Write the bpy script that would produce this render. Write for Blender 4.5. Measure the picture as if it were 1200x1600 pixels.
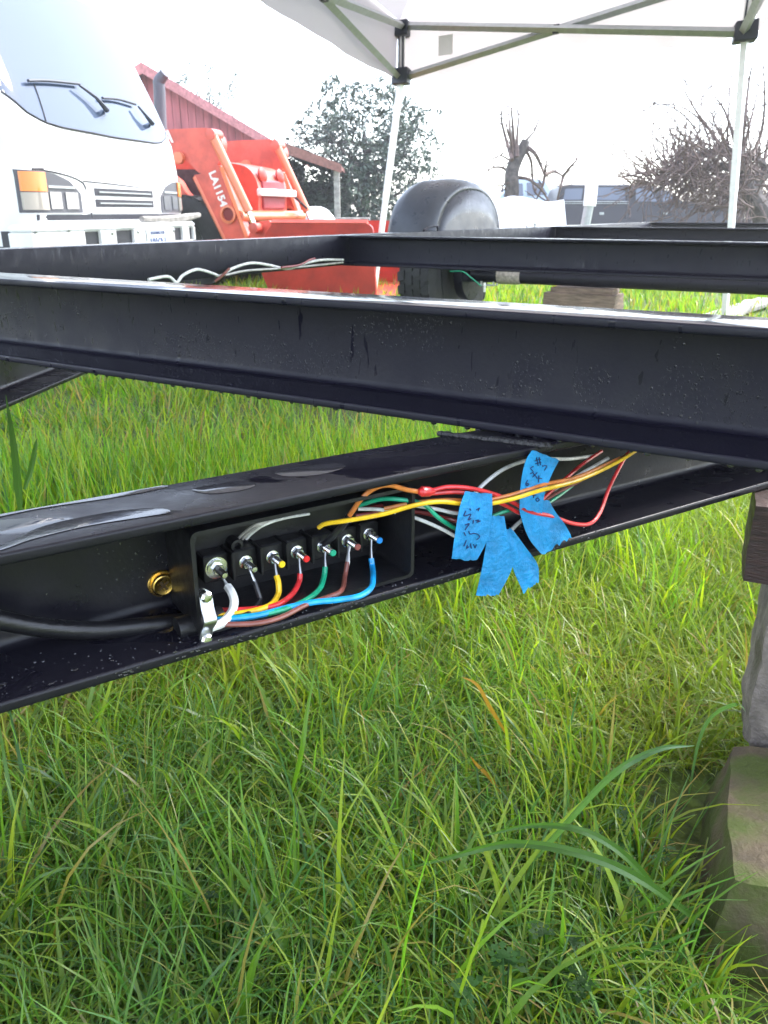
import bpy, math, random
import numpy as np
from mathutils import Vector, Matrix

# ------------------------------------------------------------------ clear
for o in list(bpy.data.objects):
    bpy.data.objects.remove(o, do_unlink=True)
SC = bpy.context.scene
COL = SC.collection
R = math.radians
rnd = random.Random(7)
nrg = np.random.default_rng(11)

# ------------------------------------------------------------------ camera
EYE = Vector((0.0, 0.0, 0.78))
PITCH = math.atan(469 / 1250.0)
cam = bpy.data.cameras.new('camera')
cam.sensor_fit = 'AUTO'
cam.sensor_width = 36.0
cam.lens = 36.0 * 1250.0 / 1600.0
cam.clip_start = 0.02
cam.clip_end = 2000
cam.dof.use_dof = True
cam.dof.focus_distance = 0.78
cam.dof.aperture_fstop = 20.0
cam_o = bpy.data.objects.new('camera', cam)
cam_o.location = EYE
cam_o.rotation_euler = (math.pi / 2 - PITCH, 0, 0)
COL.objects.link(cam_o)
SC.camera = cam_o

# ------------------------------------------------------------------ world, sun, exposure
SUN_EL, SUN_AZ = R(50), R(62)
world = bpy.data.worlds.new('World')
SC.world = world
world.use_nodes = True
wn = world.node_tree.nodes
wl = world.node_tree.links
for n in list(wn):
    wn.remove(n)
w_out = wn.new('ShaderNodeOutputWorld')
w_bg = wn.new('ShaderNodeBackground')
w_sky = wn.new('ShaderNodeTexSky')
w_sky.sky_type = 'NISHITA'
w_sky.sun_disc = False
w_sky.sun_elevation = SUN_EL
w_sky.sun_rotation = SUN_AZ
w_sky.air_density = 1.0
w_sky.dust_density = 1.0
w_sky.ozone_density = 2.0
w_hs = wn.new('ShaderNodeHueSaturation')
w_hs.inputs['Saturation'].default_value = 0.55
wl.new(w_sky.outputs['Color'], w_hs.inputs['Color'])
wl.new(w_hs.outputs['Color'], w_bg.inputs['Color'])
w_bg.inputs['Strength'].default_value = 0.15
wl.new(w_bg.outputs['Background'], w_out.inputs['Surface'])

sun = bpy.data.lights.new('sun', 'SUN')
sun.energy = 1.5
sun.angle = R(25)
sun.color = (1.0, 0.97, 0.92)
sun_o = bpy.data.objects.new('sun', sun)
sd = Vector((math.sin(SUN_AZ) * math.cos(SUN_EL), math.cos(SUN_AZ) * math.cos(SUN_EL), math.sin(SUN_EL)))
sun_o.rotation_euler = sd.to_track_quat('Z', 'Y').to_euler()
sun_o.location = (0, 0, 30)
COL.objects.link(sun_o)

SC.view_settings.view_transform = 'Standard'
SC.view_settings.look = 'None'
SC.view_settings.exposure = 2.6
SC.view_settings.gamma = 1.0
SC.cycles.use_denoising = True
SC.cycles.max_bounces = 10
SC.cycles.transparent_max_bounces = 12
SC.cycles.sample_clamp_indirect = 6.0

# ------------------------------------------------------------------ maths helpers
CP, SP = math.cos(PITCH), math.sin(PITCH)


def ray(x, y):
    u = (x - 600) / 1250.0
    v = (800 - y) / 1250.0
    return Vector((u, CP + v * SP, -SP + v * CP))


def on_z(x, y, z):
    r = ray(x, y)
    return EYE + r * ((z - EYE.z) / r.z)


def on_y(x, y, Y):
    r = ray(x, y)
    return EYE + r * (Y / r.y)


def heading(a):
    return Vector((math.sin(R(a)), math.cos(R(a)), 0))


class Frame:
    """A local frame: origin, three axes."""
    def __init__(self, o, ex, ey, ez=(0, 0, 1)):
        self.o, self.ex, self.ey, self.ez = Vector(o), Vector(ex).normalized(), Vector(ey).normalized(), Vector(ez).normalized()

    def w(self, p):
        return self.o + self.ex * p[0] + self.ey * p[1] + self.ez * p[2]

    def loc(self, P):
        d = Vector(P) - self.o
        return Vector((d.dot(self.ex), d.dot(self.ey), d.dot(self.ez)))

    def px(self, x, y, w=0.0):
        """where the sight line through a picture point meets the plane ey = w, in local coordinates"""
        r = ray(x, y)
        t = (w - (EYE - self.o).dot(self.ey)) / r.dot(self.ey)
        return self.loc(EYE + r * t)

    def at(self, o):
        return Frame(self.w(o), self.ex, self.ey, self.ez)


WORLD = Frame((0, 0, 0), (1, 0, 0), (0, 1, 0))


def catmull(pts, n=6, closed=False):
    P = [Vector(p) for p in pts]
    if len(P) < 3:
        return P
    out = []
    m = len(P)
    rng = range(m) if closed else range(m - 1)
    for i in rng:
        p0 = P[(i - 1) % m] if closed or i > 0 else P[0] * 2 - P[1]
        p1 = P[i]
        p2 = P[(i + 1) % m]
        p3 = P[(i + 2) % m] if closed or i + 2 < m else P[-1] * 2 - P[-2]
        for k in range(n):
            t = k / n
            out.append(0.5 * ((2 * p1) + (p2 - p0) * t + (2 * p0 - 5 * p1 + 4 * p2 - p3) * t * t + (3 * p1 - p0 - 3 * p2 + p3) * t ** 3))
    if not closed:
        out.append(P[-1])
    return out


def round_poly(pts, r, n=3):
    """round the corners of a closed 2-D outline; r is a number or one per corner"""
    out = []
    m = len(pts)
    for i in range(m):
        p = Vector(pts[i][:2])
        a = Vector(pts[i - 1][:2])
        b = Vector(pts[(i + 1) % m][:2])
        rr = r[i] if isinstance(r, (list, tuple)) else r
        da, db = (a - p), (b - p)
        rr = min(rr, da.length * .49, db.length * .49)
        if rr < 1e-6:
            out.append((p.x, p.y))
            continue
        s, e = p + da.normalized() * rr, p + db.normalized() * rr
        for k in range(n + 1):
            t = k / n
            q = s * (1 - t) ** 2 + p * 2 * t * (1 - t) + e * t * t
            out.append((q.x, q.y))
    return out


class MB:
    """collects shapes for ONE mesh object"""
    def __init__(self, fr=WORLD):
        self.fr = fr
        self.v, self.f = [], []

    def add(self, vs, fs, fr=None):
        fr = fr or self.fr
        b = len(self.v)
        self.v += [fr.w(p) for p in vs]
        self.f += [tuple(b + i for i in f) for f in fs]
        return self

    def box(self, lo, hi, bev=0.0, fr=None):
        x0, y0, z0 = lo
        x1, y1, z1 = hi
        if bev <= 0:
            vs = [(x0, y0, z0), (x1, y0, z0), (x1, y1, z0), (x0, y1, z0), (x0, y0, z1), (x1, y0, z1), (x1, y1, z1), (x0, y1, z1)]
            fs = [(3, 2, 1, 0), (4, 5, 6, 7), (0, 1, 5, 4), (1, 2, 6, 5), (2, 3, 7, 6), (3, 0, 4, 7)]
            return self.add(vs, fs, fr)
        b = min(bev, abs(x1 - x0) * .45, abs(y1 - y0) * .45, abs(z1 - z0) * .45)
        out = round_poly([(x0, y0), (x1, y0), (x1, y1), (x0, y1)], b, 2)
        inn = round_poly([(x0 + b, y0 + b), (x1 - b, y0 + b), (x1 - b, y1 - b), (x0 + b, y1 - b)], b * .3, 2)
        n = len(out)
        vs, fs = [], []
        for z, pl in ((z0, inn), (z0 + b, out), (z1 - b, out), (z1, inn)):
            vs += [(p[0], p[1], z) for p in pl]
        for k in range(3):
            for i in range(n):
                j = (i + 1) % n
                fs.append((k * n + i, k * n + j, (k + 1) * n + j, (k + 1) * n + i))
        fs.append(tuple(range(n - 1, -1, -1)))
        fs.append(tuple(3 * n + i for i in range(n)))
        return self.add(vs, fs, fr)

    def tube(self, pts, r, n=8, fr=None, cap=True, smooth=0, flat=1.0):
        """a round bar along pts; r a number or one per point"""
        P = [Vector(p) for p in pts]
        rs = list(r) if isinstance(r, (list, tuple)) else [r] * len(P)
        if smooth:
            m = len(P)
            Q = catmull(P, smooth)
            rs = [rs[min(m - 1, k // smooth)] * (1 - (k % smooth) / smooth) + rs[min(m - 1, k // smooth + 1)] * ((k % smooth) / smooth) for k in range(len(Q))]
            P = Q
        vs, fs = [], []
        up = None
        for i, p in enumerate(P):
            d = (P[min(i + 1, len(P) - 1)] - P[max(i - 1, 0)])
            d = d.normalized() if d.length > 1e-9 else Vector((0, 0, 1))
            if up is None:
                up = Vector((0, 0, 1)) if abs(d.z) < .9 else Vector((1, 0, 0))
            a = d.cross(up)
            a = a.normalized() if a.length > 1e-6 else d.orthogonal().normalized()
            b = a.cross(d).normalized()
            up = b
            for k in range(n):
                t = 2 * math.pi * k / n
                q = p + a * (math.cos(t) * rs[i]) + b * (math.sin(t) * rs[i] * flat)
                vs.append(q)
        m = len(P)
        for i in range(m - 1):
            for k in range(n):
                l = (k + 1) % n
                fs.append((i * n + k, i * n + l, (i + 1) * n + l, (i + 1) * n + k))
        if cap:
            fs.append(tuple(range(n - 1, -1, -1)))
            fs.append(tuple((m - 1) * n + k for k in range(n)))
        return self.add(vs, fs, fr)

    def prism(self, poly, a, b, axis='y', fr=None):
        """an outline (two local coordinates) pushed along an axis from a to b"""
        n = len(poly)
        area = sum(poly[i][0] * poly[(i + 1) % n][1] - poly[(i + 1) % n][0] * poly[i][1] for i in range(n))
        P = list(poly) if area > 0 else list(poly)[::-1]
        if axis == 'y':
            mk = lambda p, t: (p[0], t, p[1])
            a, b = max(a, b), min(a, b)
        elif axis == 'x':
            mk = lambda p, t: (t, p[0], p[1])
            a, b = min(a, b), max(a, b)
        else:
            mk = lambda p, t: (p[0], p[1], t)
            a, b = min(a, b), max(a, b)
        vs = [mk(p, a) for p in P] + [mk(p, b) for p in P]
        fs = [(i, (i + 1) % n, n + (i + 1) % n, n + i) for i in range(n)]
        fs += [tuple(range(n - 1, -1, -1)), tuple(n + i for i in range(n))]
        return self.add(vs, fs, fr)

    def lathe(self, prof, axis_o, axis_d, n=16, fr=None):
        """profile of (radius, distance along axis)"""
        d = Vector(axis_d).normalized()
        a = d.orthogonal().normalized()
        b = d.cross(a)
        o = Vector(axis_o)
        vs, fs = [], []
        for r, t in prof:
            for k in range(n):
                q = 2 * math.pi * k / n
                vs.append(o + d * t + a * (r * math.cos(q)) + b * (r * math.sin(q)))
        m = len(prof)
        for i in range(m - 1):
            for k in range(n):
                l = (k + 1) % n
                fs.append((i * n + k, i * n + l, (i + 1) * n + l, (i + 1) * n + k))
        fs.append(tuple(range(n - 1, -1, -1)))
        fs.append(tuple((m - 1) * n + k for k in range(n)))
        return self.add(vs, fs, fr)

    def blob(self, c, r, fr=None, sc=(1, 1, 1), n=8, m=5):
        vs, fs = [], []
        c = Vector(c)
        for i in range(m + 1):
            th = math.pi * i / m
            for k in range(n):
                ph = 2 * math.pi * k / n
                vs.append(c + Vector((r * sc[0] * math.sin(th) * math.cos(ph), r * sc[1] * math.sin(th) * math.sin(ph), r * sc[2] * math.cos(th))))
        for i in range(m):
            for k in range(n):
                l = (k + 1) % n
                fs.append((i * n + k, (i + 1) * n + k, (i + 1) * n + l, i * n + l))
        return self.add(vs, fs, fr)

    def grid(self, rows, fr=None, thick=None):
        """rows of points, lofted"""
        m, n = len(rows), len(rows[0])
        vs = [p for r_ in rows for p in r_]
        fs = [(i * n + k, i * n + k + 1, (i + 1) * n + k + 1, (i + 1) * n + k) for i in range(m - 1) for k in range(n - 1)]
        return self.add(vs, fs, fr)

    def build(self, name, mat, parent=None, origin=None, smooth=True, ang=35, kind=None):
        if parent is not None:
            off = OFF[parent.name]
        else:
            off = Vector(origin) if origin is not None else Vector((0, 0, 0))
        me = bpy.data.meshes.new(name)
        me.from_pydata([tuple(p - off) for p in self.v], [], self.f)
        me.validate()
        me.update()
        if smooth:
            me.shade_smooth()
            me.set_sharp_from_angle(angle=R(ang))
        if mat is not None:
            me.materials.append(mat)
        o = bpy.data.objects.new(name, me)
        COL.objects.link(o)
        if parent is not None:
            o.parent = parent
        else:
            o.location = off
        OFF[o.name] = off
        if kind:
            o['kind'] = kind
        return o


OFF = {}


def tag(o, label, cat, group=None):
    o['label'] = label
    o['category'] = cat
    if group:
        o['group'] = group
    return o


def thing(name, loc, label, cat, group=None):
    o = bpy.data.objects.new(name, None)
    o.location = loc
    o.empty_display_size = .1
    COL.objects.link(o)
    OFF[o.name] = Vector(loc)
    return tag(o, label, cat, group)


def text_mesh(s, size, fr, p, name, mat, parent, depth=.002, extrude_to='y', rot=0.0, bold=0.0, align='LEFT'):
    """lettering as a flat raised mesh; drawn in the frame's ex / ez plane"""
    cu = bpy.data.curves.new('t', 'FONT')
    cu.body = s
    cu.size = size
    cu.offset = bold
    cu.extrude = depth / 2
    cu.align_x = align
    cu.resolution_u = 2
    to = bpy.data.objects.new('t', cu)
    COL.objects.link(to)
    dg = bpy.context.evaluated_depsgraph_get()
    me = bpy.data.meshes.new_from_object(to.evaluated_get(dg))
    vs = [v.co.copy() for v in me.vertices]
    fs = [tuple(pl.vertices) for pl in me.polygons]
    bpy.data.objects.remove(to, do_unlink=True)
    bpy.data.curves.remove(cu)
    bpy.data.meshes.remove(me)
    ca, sa = math.cos(rot), math.sin(rot)
    m = MB(fr)
    m.add([(p[0] + v.x * ca - v.y * sa, p[1] + v.z, p[2] + v.x * sa + v.y * ca) for v in vs], fs)
    return m.build(name, mat, parent, smooth=False)


# ------------------------------------------------------------------ materials
MATS = {}


def mat(name, base=(.5, .5, .5), rough=.5, metal=0.0, spec=.5, coat=0.0, coat_rough=.05, var=0.0, var_scale=20.0, var2=None,
        bump=0.0, bump_scale=80.0, rough_var=0.0, rough_scale=15.0, trans=0.0, ior=1.45, emit=None, stretch=None, sss=0.0, alpha=1.0):
    """a Principled material with noise-driven colour, roughness and relief"""
    m = bpy.data.materials.new(name)
    m.use_nodes = True
    nt = m.node_tree
    N, L = nt.nodes, nt.links
    bs = N['Principled BSDF']
    bs.inputs['Base Color'].default_value = (*base, 1)
    bs.inputs['Roughness'].default_value = rough
    bs.inputs['Metallic'].default_value = metal
    bs.inputs['Specular IOR Level'].default_value = spec
    bs.inputs['Coat Weight'].default_value = coat
    bs.inputs['Coat Roughness'].default_value = coat_rough
    bs.inputs['Transmission Weight'].default_value = trans
    bs.inputs['IOR'].default_value = ior
    tc = N.new('ShaderNodeTexCoord')
    src = tc.outputs['Object']
    if stretch:
        mp = N.new('ShaderNodeMapping')
        mp.inputs['Scale'].default_value = stretch
        L.new(src, mp.inputs['Vector'])
        src = mp.outputs['Vector']

    def noise(scale, detail=5, rgh=.6):
        n = N.new('ShaderNodeTexNoise')
        n.inputs['Scale'].default_value = scale
        n.inputs['Detail'].default_value = detail
        n.inputs['Roughness'].default_value = rgh
        L.new(src, n.inputs['Vector'])
        return n
    if var > 0 or var2:
        n = noise(var_scale)
        mx = N.new('ShaderNodeMix')
        mx.data_type = 'RGBA'
        rp = N.new('ShaderNodeMapRange')
        rp.inputs['From Min'].default_value = .35
        rp.inputs['From Max'].default_value = .65
        L.new(n.outputs['Fac'], rp.inputs['Value'])
        L.new(rp.outputs['Result'], mx.inputs['Factor'])
        lo = tuple(max(0, c * (1 - var)) for c in base)
        hi = var2 if var2 else tuple(min(1, c * (1 + var)) for c in base)
        mx.inputs['A'].default_value = (*lo, 1)
        mx.inputs['B'].default_value = (*hi, 1)
        L.new(mx.outputs['Result'], bs.inputs['Base Color'])
    if rough_var > 0:
        n = noise(rough_scale)
        rp = N.new('ShaderNodeMapRange')
        rp.inputs['From Min'].default_value = .3
        rp.inputs['From Max'].default_value = .7
        rp.inputs['To Min'].default_value = max(.02, rough - rough_var)
        rp.inputs['To Max'].default_value = min(1, rough + rough_var)
        L.new(n.outputs['Fac'], rp.inputs['Value'])
        L.new(rp.outputs['Result'], bs.inputs['Roughness'])
    if bump > 0:
        n = noise(bump_scale, 6)
        b = N.new('ShaderNodeBump')
        b.inputs['Strength'].default_value = bump
        b.inputs['Distance'].default_value = .01
        L.new(n.outputs['Fac'], b.inputs['Height'])
        L.new(b.outputs['Normal'], bs.inputs['Normal'])
    MATS[name] = m
    return m


def wet_paint(name, base, dry_rough, wet_rough, scale, lo, hi, stretch, fine=180, bump=.12, pool=0.0, spec=.5, flat_only=False):
    """black chassis paint with puddled patches: a threshold between dry satin paint and standing water"""
    m = mat(name, base, dry_rough, spec=spec)
    nt = m.node_tree
    N, L = nt.nodes, nt.links
    bs = N['Principled BSDF']
    tc = N.new('ShaderNodeTexCoord')
    mp = N.new('ShaderNodeMapping')
    mp.inputs['Scale'].default_value = stretch
    mp.inputs['Rotation'].default_value = (0, 0, R(-33))
    L.new(tc.outputs['Object'], mp.inputs['Vector'])
    n = N.new('ShaderNodeTexNoise')
    n.inputs['Scale'].default_value = scale
    n.inputs['Detail'].default_value = 3
    n.inputs['Distortion'].default_value = .4
    L.new(mp.outputs['Vector'], n.inputs['Vector'])
    rp = N.new('ShaderNodeMapRange')
    rp.inputs['From Min'].default_value = lo
    rp.inputs['From Max'].default_value = hi
    L.new(n.outputs['Fac'], rp.inputs['Value'])
    fn = N.new('ShaderNodeTexNoise')
    fn.inputs['Scale'].default_value = 26
    fn.inputs['Detail'].default_value = 6
    L.new(tc.outputs['Object'], fn.inputs['Vector'])
    dr = N.new('ShaderNodeMapRange')
    dr.inputs['From Min'].default_value = .3
    dr.inputs['From Max'].default_value = .7
    dr.inputs['To Min'].default_value = dry_rough - .1
    dr.inputs['To Max'].default_value = dry_rough + .12
    L.new(fn.outputs['Fac'], dr.inputs['Value'])
    mx = N.new('ShaderNodeMix')
    # rain stands on faces that look straight up
    ge = N.new('ShaderNodeNewGeometry')
    sx = N.new('ShaderNodeSeparateXYZ')
    L.new(ge.outputs['Normal'], sx.inputs['Vector'])
    nzr = N.new('ShaderNodeMapRange')
    nzr.inputs['From Min'].default_value = .80
    nzr.inputs['From Max'].default_value = .98
    nzr.inputs['To Max'].default_value = pool
    L.new(sx.outputs['Z'], nzr.inputs['Value'])
    up = N.new('ShaderNodeMapRange')
    up.inputs['From Min'].default_value = .80
    up.inputs['From Max'].default_value = .98
    up.inputs['To Min'].default_value = 0.0 if flat_only else 1.0
    L.new(sx.outputs['Z'], up.inputs['Value'])
    mul = N.new('ShaderNodeMath')
    mul.operation = 'MULTIPLY'
    L.new(rp.outputs['Result'], mul.inputs[0])
    L.new(up.outputs['Result'], mul.inputs[1])
    mxm = N.new('ShaderNodeMath')
    mxm.operation = 'MAXIMUM'
    L.new(mul.outputs['Value'], mxm.inputs[0])
    L.new(nzr.outputs['Result'], mxm.inputs[1])
    rp = mxm
    rp_out = mxm.outputs['Value']
    L.new(rp_out, mx.inputs['Factor'])
    L.new(dr.outputs['Result'], mx.inputs['A'])
    mx.inputs['B'].default_value = wet_rough
    L.new(mx.outputs['Result'], bs.inputs['Roughness'])
    gr = N.new('ShaderNodeTexNoise')
    gr.inputs['Scale'].default_value = fine
    gr.inputs['Detail'].default_value = 5
    L.new(tc.outputs['Object'], gr.inputs['Vector'])
    inv = N.new('ShaderNodeMath')
    inv.operation = 'MULTIPLY_ADD'
    inv.inputs[1].default_value = -bump * .9
    inv.inputs[2].default_value = bump
    L.new(rp_out, inv.inputs[0])
    b = N.new('ShaderNodeBump')
    b.inputs['Distance'].default_value = .002
    L.new(inv.outputs['Value'], b.inputs['Strength'])
    L.new(gr.outputs['Fac'], b.inputs['Height'])
    L.new(b.outputs['Normal'], bs.inputs['Normal'])
    return m


M_PAINT = wet_paint('black_paint', (.0090, .0082, .0165), .48, .10, 110, .60, .72, (1, 1, .22), pool=1.0, spec=.32)
M_TONGUE = wet_paint('black_tongue_paint', (.0075, .0070, .0115), .34, .03, 6.0, .57, .60, (1.0, 2.6, 1.0), pool=.10, spec=.38, flat_only=True)
M_BLACK_PLASTIC = mat('black_plastic', (.007, .007, .009), .42, rough_var=.12, rough_scale=60, bump=.08, bump_scale=300)
M_RUBBER = mat('black_rubber', (.008, .008, .010), .36, bump=.1, bump_scale=200, rough_var=.1)
M_FENDER = mat('fender_plastic', (.046, .052, .066), .33, bump=.10, bump_scale=120, rough_var=.1, var=.15)
M_TYRE = mat('tyre_rubber', (.02, .02, .022), .6, bump=.3, bump_scale=90, var=.3)
M_STEEL = mat('zinc_steel', (.72, .73, .74), .22, metal=1.0, rough_var=.1, rough_scale=120)
M_DULL_STEEL = mat('dull_steel', (.45, .46, .47), .38, metal=1.0, rough_var=.12, rough_scale=60, var=.2)
M_BRASS = mat('yellow_zinc', (.80, .52, .14), .25, metal=1.0, rough_var=.08, rough_scale=200)
M_WATER = mat('water', (.02, .02, .025), .02, spec=.9, coat=.6)
M_FILM = mat('water_film', (.02, .02, .025), .13, spec=.9, bump=.05, bump_scale=30)
M_BEAD = mat('water_bead', (.012, .011, .02), .12, spec=.5)
M_WELD = mat('weld_bead', (.03, .03, .034), .35, bump=.5, bump_scale=240, rough_var=.15)


def wire_mat(n, c, r=.28):
    return mat('wire_' + n, c, r, coat=.3, var=.22, var_scale=70, bump=.06, bump_scale=300)


W_WHITE = wire_mat('white', (.78, .78, .76))
W_YELLOW = wire_mat('yellow', (.85, .52, .02))
W_ORANGE = wire_mat('orange', (.62, .20, .045))
W_RED = wire_mat('red', (.62, .03, .035))
W_DKRED = wire_mat('dark_red', (.26, .03, .03))
W_BROWN = wire_mat('brown', (.20, .065, .05))
W_GREEN = wire_mat('green', (.01, .33, .18))
W_BLUE = wire_mat('blue', (.01, .30, .68))
W_BLACK = wire_mat('black', (.015, .015, .018))
W_GREY = wire_mat('grey', (.42, .40, .38))
M_TAPE = mat('blue_tape', (.010, .25, .56), .5, var=.28, var_scale=35, bump=.5, bump_scale=140, rough_var=.1)
M_INK = mat('dark_ink', (.008, .02, .10), .6)
M_TIP = {k: mat('tip_' + k, c, .4) for k, c in dict(yellow=(.85, .6, .02), red=(.65, .02, .02), green=(.02, .35, .2), brown=(.25, .07, .06), blue=(.02, .25, .7)).items()}

# ------------------------------------------------------------------ the ground
gm = bpy.data.materials.new('soil_and_thatch')
gm.use_nodes = True
N, L = gm.node_tree.nodes, gm.node_tree.links
bs = N['Principled BSDF']
bs.inputs['Roughness'].default_value = .8
tc = N.new('ShaderNodeTexCoord')
n1 = N.new('ShaderNodeTexNoise'); n1.inputs['Scale'].default_value = 3.2; n1.inputs['Detail'].default_value = 8
n2 = N.new('ShaderNodeTexNoise'); n2.inputs['Scale'].default_value = 45; n2.inputs['Detail'].default_value = 6
L.new(tc.outputs['Object'], n1.inputs['Vector']); L.new(tc.outputs['Object'], n2.inputs['Vector'])
cr = N.new('ShaderNodeValToRGB')
cr.color_ramp.elements[0].position = .35; cr.color_ramp.elements[0].color = (.058, .075, .014, 1)
cr.color_ramp.elements[1].position = .7; cr.color_ramp.elements[1].color = (.12, .19, .024, 1)
L.new(n1.outputs['Fac'], cr.inputs['Fac'])
cr2 = N.new('ShaderNodeValToRGB')
cr2.color_ramp.elements[0].position = .35; cr2.color_ramp.elements[0].color = (.45, .42, .35, 1)
cr2.color_ramp.elements[1].position = .65; cr2.color_ramp.elements[1].color = (1.2, 1.15, .9, 1)
L.new(n2.outputs['Fac'], cr2.inputs['Fac'])
mu = N.new('ShaderNodeMix'); mu.data_type = 'RGBA'; mu.blend_type = 'MULTIPLY'; mu.inputs['Factor'].default_value = 1
L.new(cr.outputs['Color'], mu.inputs['A']); L.new(cr2.outputs['Color'], mu.inputs['B'])
L.new(mu.outputs['Result'], bs.inputs['Base Color'])
bp = N.new('ShaderNodeBump'); bp.inputs['Strength'].default_value = .6; bp.inputs['Distance'].default_value = .03
L.new(n2.outputs['Fac'], bp.inputs['Height']); L.new(bp.outputs['Normal'], bs.inputs['Normal'])

g = MB()
g.add([(-70, -25, 0), (70, -25, 0), (70, 95, 0), (-70, 95, 0)], [(0, 1, 2, 3)])
ground = g.build('ground', gm, smooth=False)
ground['kind'] = 'structure'
from mathutils import noise
# ------------------------------------------------------------------ the trailer
T_ANG, L_ANG = 121.1, 31.1
DECK = 0.685
HUB = 0.425
TT = Frame((-.2669, .5106, .5570), heading(57.1), heading(147.1))       # near tongue leg: along, towards us, up
B1 = Frame((0, .909, DECK), heading(T_ANG), heading(211.1))             # front crossbeam
CORNER = Vector((-.19, 3.70, DECK))
B2 = Frame(CORNER, heading(T_ANG), heading(211.1))
RL = Frame(CORNER, heading(L_ANG), heading(T_ANG))                      # left rail: rearwards, inwards, up


def channel(fr, s0, s1, h=.127, fl=.088, tf=.0095, tw=.008, z=0.0, sub=1):
    prof = [(0, z), (-fl, z), (-fl, z - h), (0, z - h), (0, z - h + tf), (-fl + tw, z - h + tf * 1.2), (-fl + tw, z - tf * 1.2), (0, z - tf)]
    prof = round_poly(prof, [.0025, .005, .005, .0025, .003, .010, .010, .003], 3)
    m = MB(fr)
    m.prism(prof, s0, s1, 'x')
    return m


trailer = thing('trailer', (RL.w((1.5, 1.1, 0)).x, RL.w((1.5, 1.1, 0)).y, 0), 'bare black steel trailer chassis with A-frame tongue, fender and wheel, wet with rain', 'trailer')
fb = channel(B1, -1.64, .60, .127, .088).build('front_crossbeam', M_PAINT, trailer)
tl = channel(TT, -.66, 1.25, .1245, .088).build('tongue_leg', M_TONGUE, trailer)
FT = Frame((-.7135 + .0, 1.4661, .5570), heading(5.1), heading(95.1))
channel(FT, -1.30, .62, .1245, .075).build('tongue_leg', M_TONGUE, trailer)
# side rail: its plain web looks inwards
mm = MB(RL)
prof = round_poly([(0, 0), (0, -.127), (-.075, -.127), (-.075, -.118), (-.008, -.116), (-.008, -.011), (-.075, -.009), (-.075, 0)], [.004, .004, .002, .002, .006, .006, .002, .002], 2)
mm.prism(prof, -2.25, 5.6, 'x')
mm.build('side_rail', M_PAINT, trailer)
RR = Frame(RL.w((0, 2.2, 0)), RL.ex, -RL.ey)
mm = MB(RR); mm.prism(prof, -2.25, 5.6, 'x'); mm.build('side_rail', M_PAINT, trailer)
for s in (0.0, 2.667, 5.4):
    fr = Frame(RL.w((s, 0, 0)), heading(T_ANG), heading(211.1))
    channel(fr, .002, 2.198, .1262, .07, z=-.0008).build('crossbeam', M_PAINT, trailer)
# cleats bolted on the rail top, seen as little hooks against the fender and the sky
for s, nm in ((.92, 'rail_hook'), (2.35, 'rail_hook')):
    p = [(s - .10, -.03, .004), (s - .04, -.03, .020), (s + .02, -.03, .024), (s + .05, -.03, .020), (s + .055, -.028, -.02)]
    mm = MB(RL); mm.tube(p, .006, 6, smooth=4); mm.build(nm, M_PAINT if s < 2 else M_DULL_STEEL, trailer)

# weld beads where the tongue meets the crossbeam
mm = MB()
def weld(pts, r, n):
    P = catmull(pts, n)
    for i, p in enumerate(P):
        rr = r * (0.8 + .45 * rnd.random())
        mm.blob(p + Vector((rnd.uniform(-1, 1), rnd.uniform(-1, 1), rnd.uniform(-.5, .5))) * .0007, rr, sc=(1.15, 1.0, .7), n=7, m=4)
ws = on_z(690, 678, .5575); we = on_z(822, 694, .5575)
weld([TT.w((TT.loc(ws)[0], TT.loc(ws)[1], .001)), TT.w((TT.loc(we)[0], TT.loc(we)[1], .001)), TT.w((TT.loc(we)[0] + .02, 0.0, -.002))], .0050, 16)
mm.build('weld_bead', M_WELD, fb)

# axle, spring, wheel, fender
AX = Frame(RL.w((1.544, 0, HUB - DECK)), heading(T_ANG), heading(211.1))
mm = MB(AX); mm.tube([(-.16, 0, 0), (2.36, 0, 0)], .044, 14); axle = mm.build('axle', M_PAINT, trailer)
q = AX.px(775, 436, .04); q2 = AX.px(811, 438, .04)
mm = MB(AX); mm.tube([(q[0], 0, 0), (q[0] + .01, 0, 0), (q2[0] - .01, 0, 0), (q2[0], 0, 0)], [.047, .050, .049, .047], 14)
mm.build('wrapped_sleeve', mat('sleeve_cloth', (.42, .37, .33), .8, var=.3, var_scale=60, bump=.4, bump_scale=80), axle)
for side in (0, 1):
    fr = Frame(RL.w((1.544, .03 if side == 0 else 2.17, HUB - DECK)), heading(L_ANG), heading(T_ANG))
    for k in range(4):
        ln = .46 - .09 * k
        mm = MB(fr)
        mm.grid([[(x, y, .085 - .006 * k - .0 + .07 * (x / .46) ** 2 + dz) for y in (-.03, .03)] for x in np.linspace(-ln, ln, 13) for dz in (0,)])
        top = [(x, .085 - .0085 * k + .06 * (x / .46) ** 2) for x in np.linspace(-ln, ln, 13)]
        mm = MB(fr)
        mm.prism(top + [(x, z - .007) for x, z in top[::-1]], -.03, .03, 'y')
        mm.build('spring_leaf', M_PAINT, trailer)
    for x in (-.47, .47):
        mm = MB(fr); mm.box((x - .03, -.035, .135), (x + .03, .035, .16)); mm.box((x - .03, -.04, .10), (x + .03, -.033, .159)); mm.box((x - .03, .033, .10), (x + .03, .04, .159))
        mm.build('spring_hanger', M_PAINT, trailer)
    mm = MB(fr); mm.tube([(-.02, -.04, .12), (-.02, -.04, -.06), (-.02, .04, -.06), (-.02, .04, .12)], .008, 6, smooth=0); mm.tube([(.03, -.04, .12), (.03, -.04, -.06), (.03, .04, -.06), (.03, .04, .12)], .008, 6)
    mm.build('u_bolt', M_DULL_STEEL, trailer)


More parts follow.
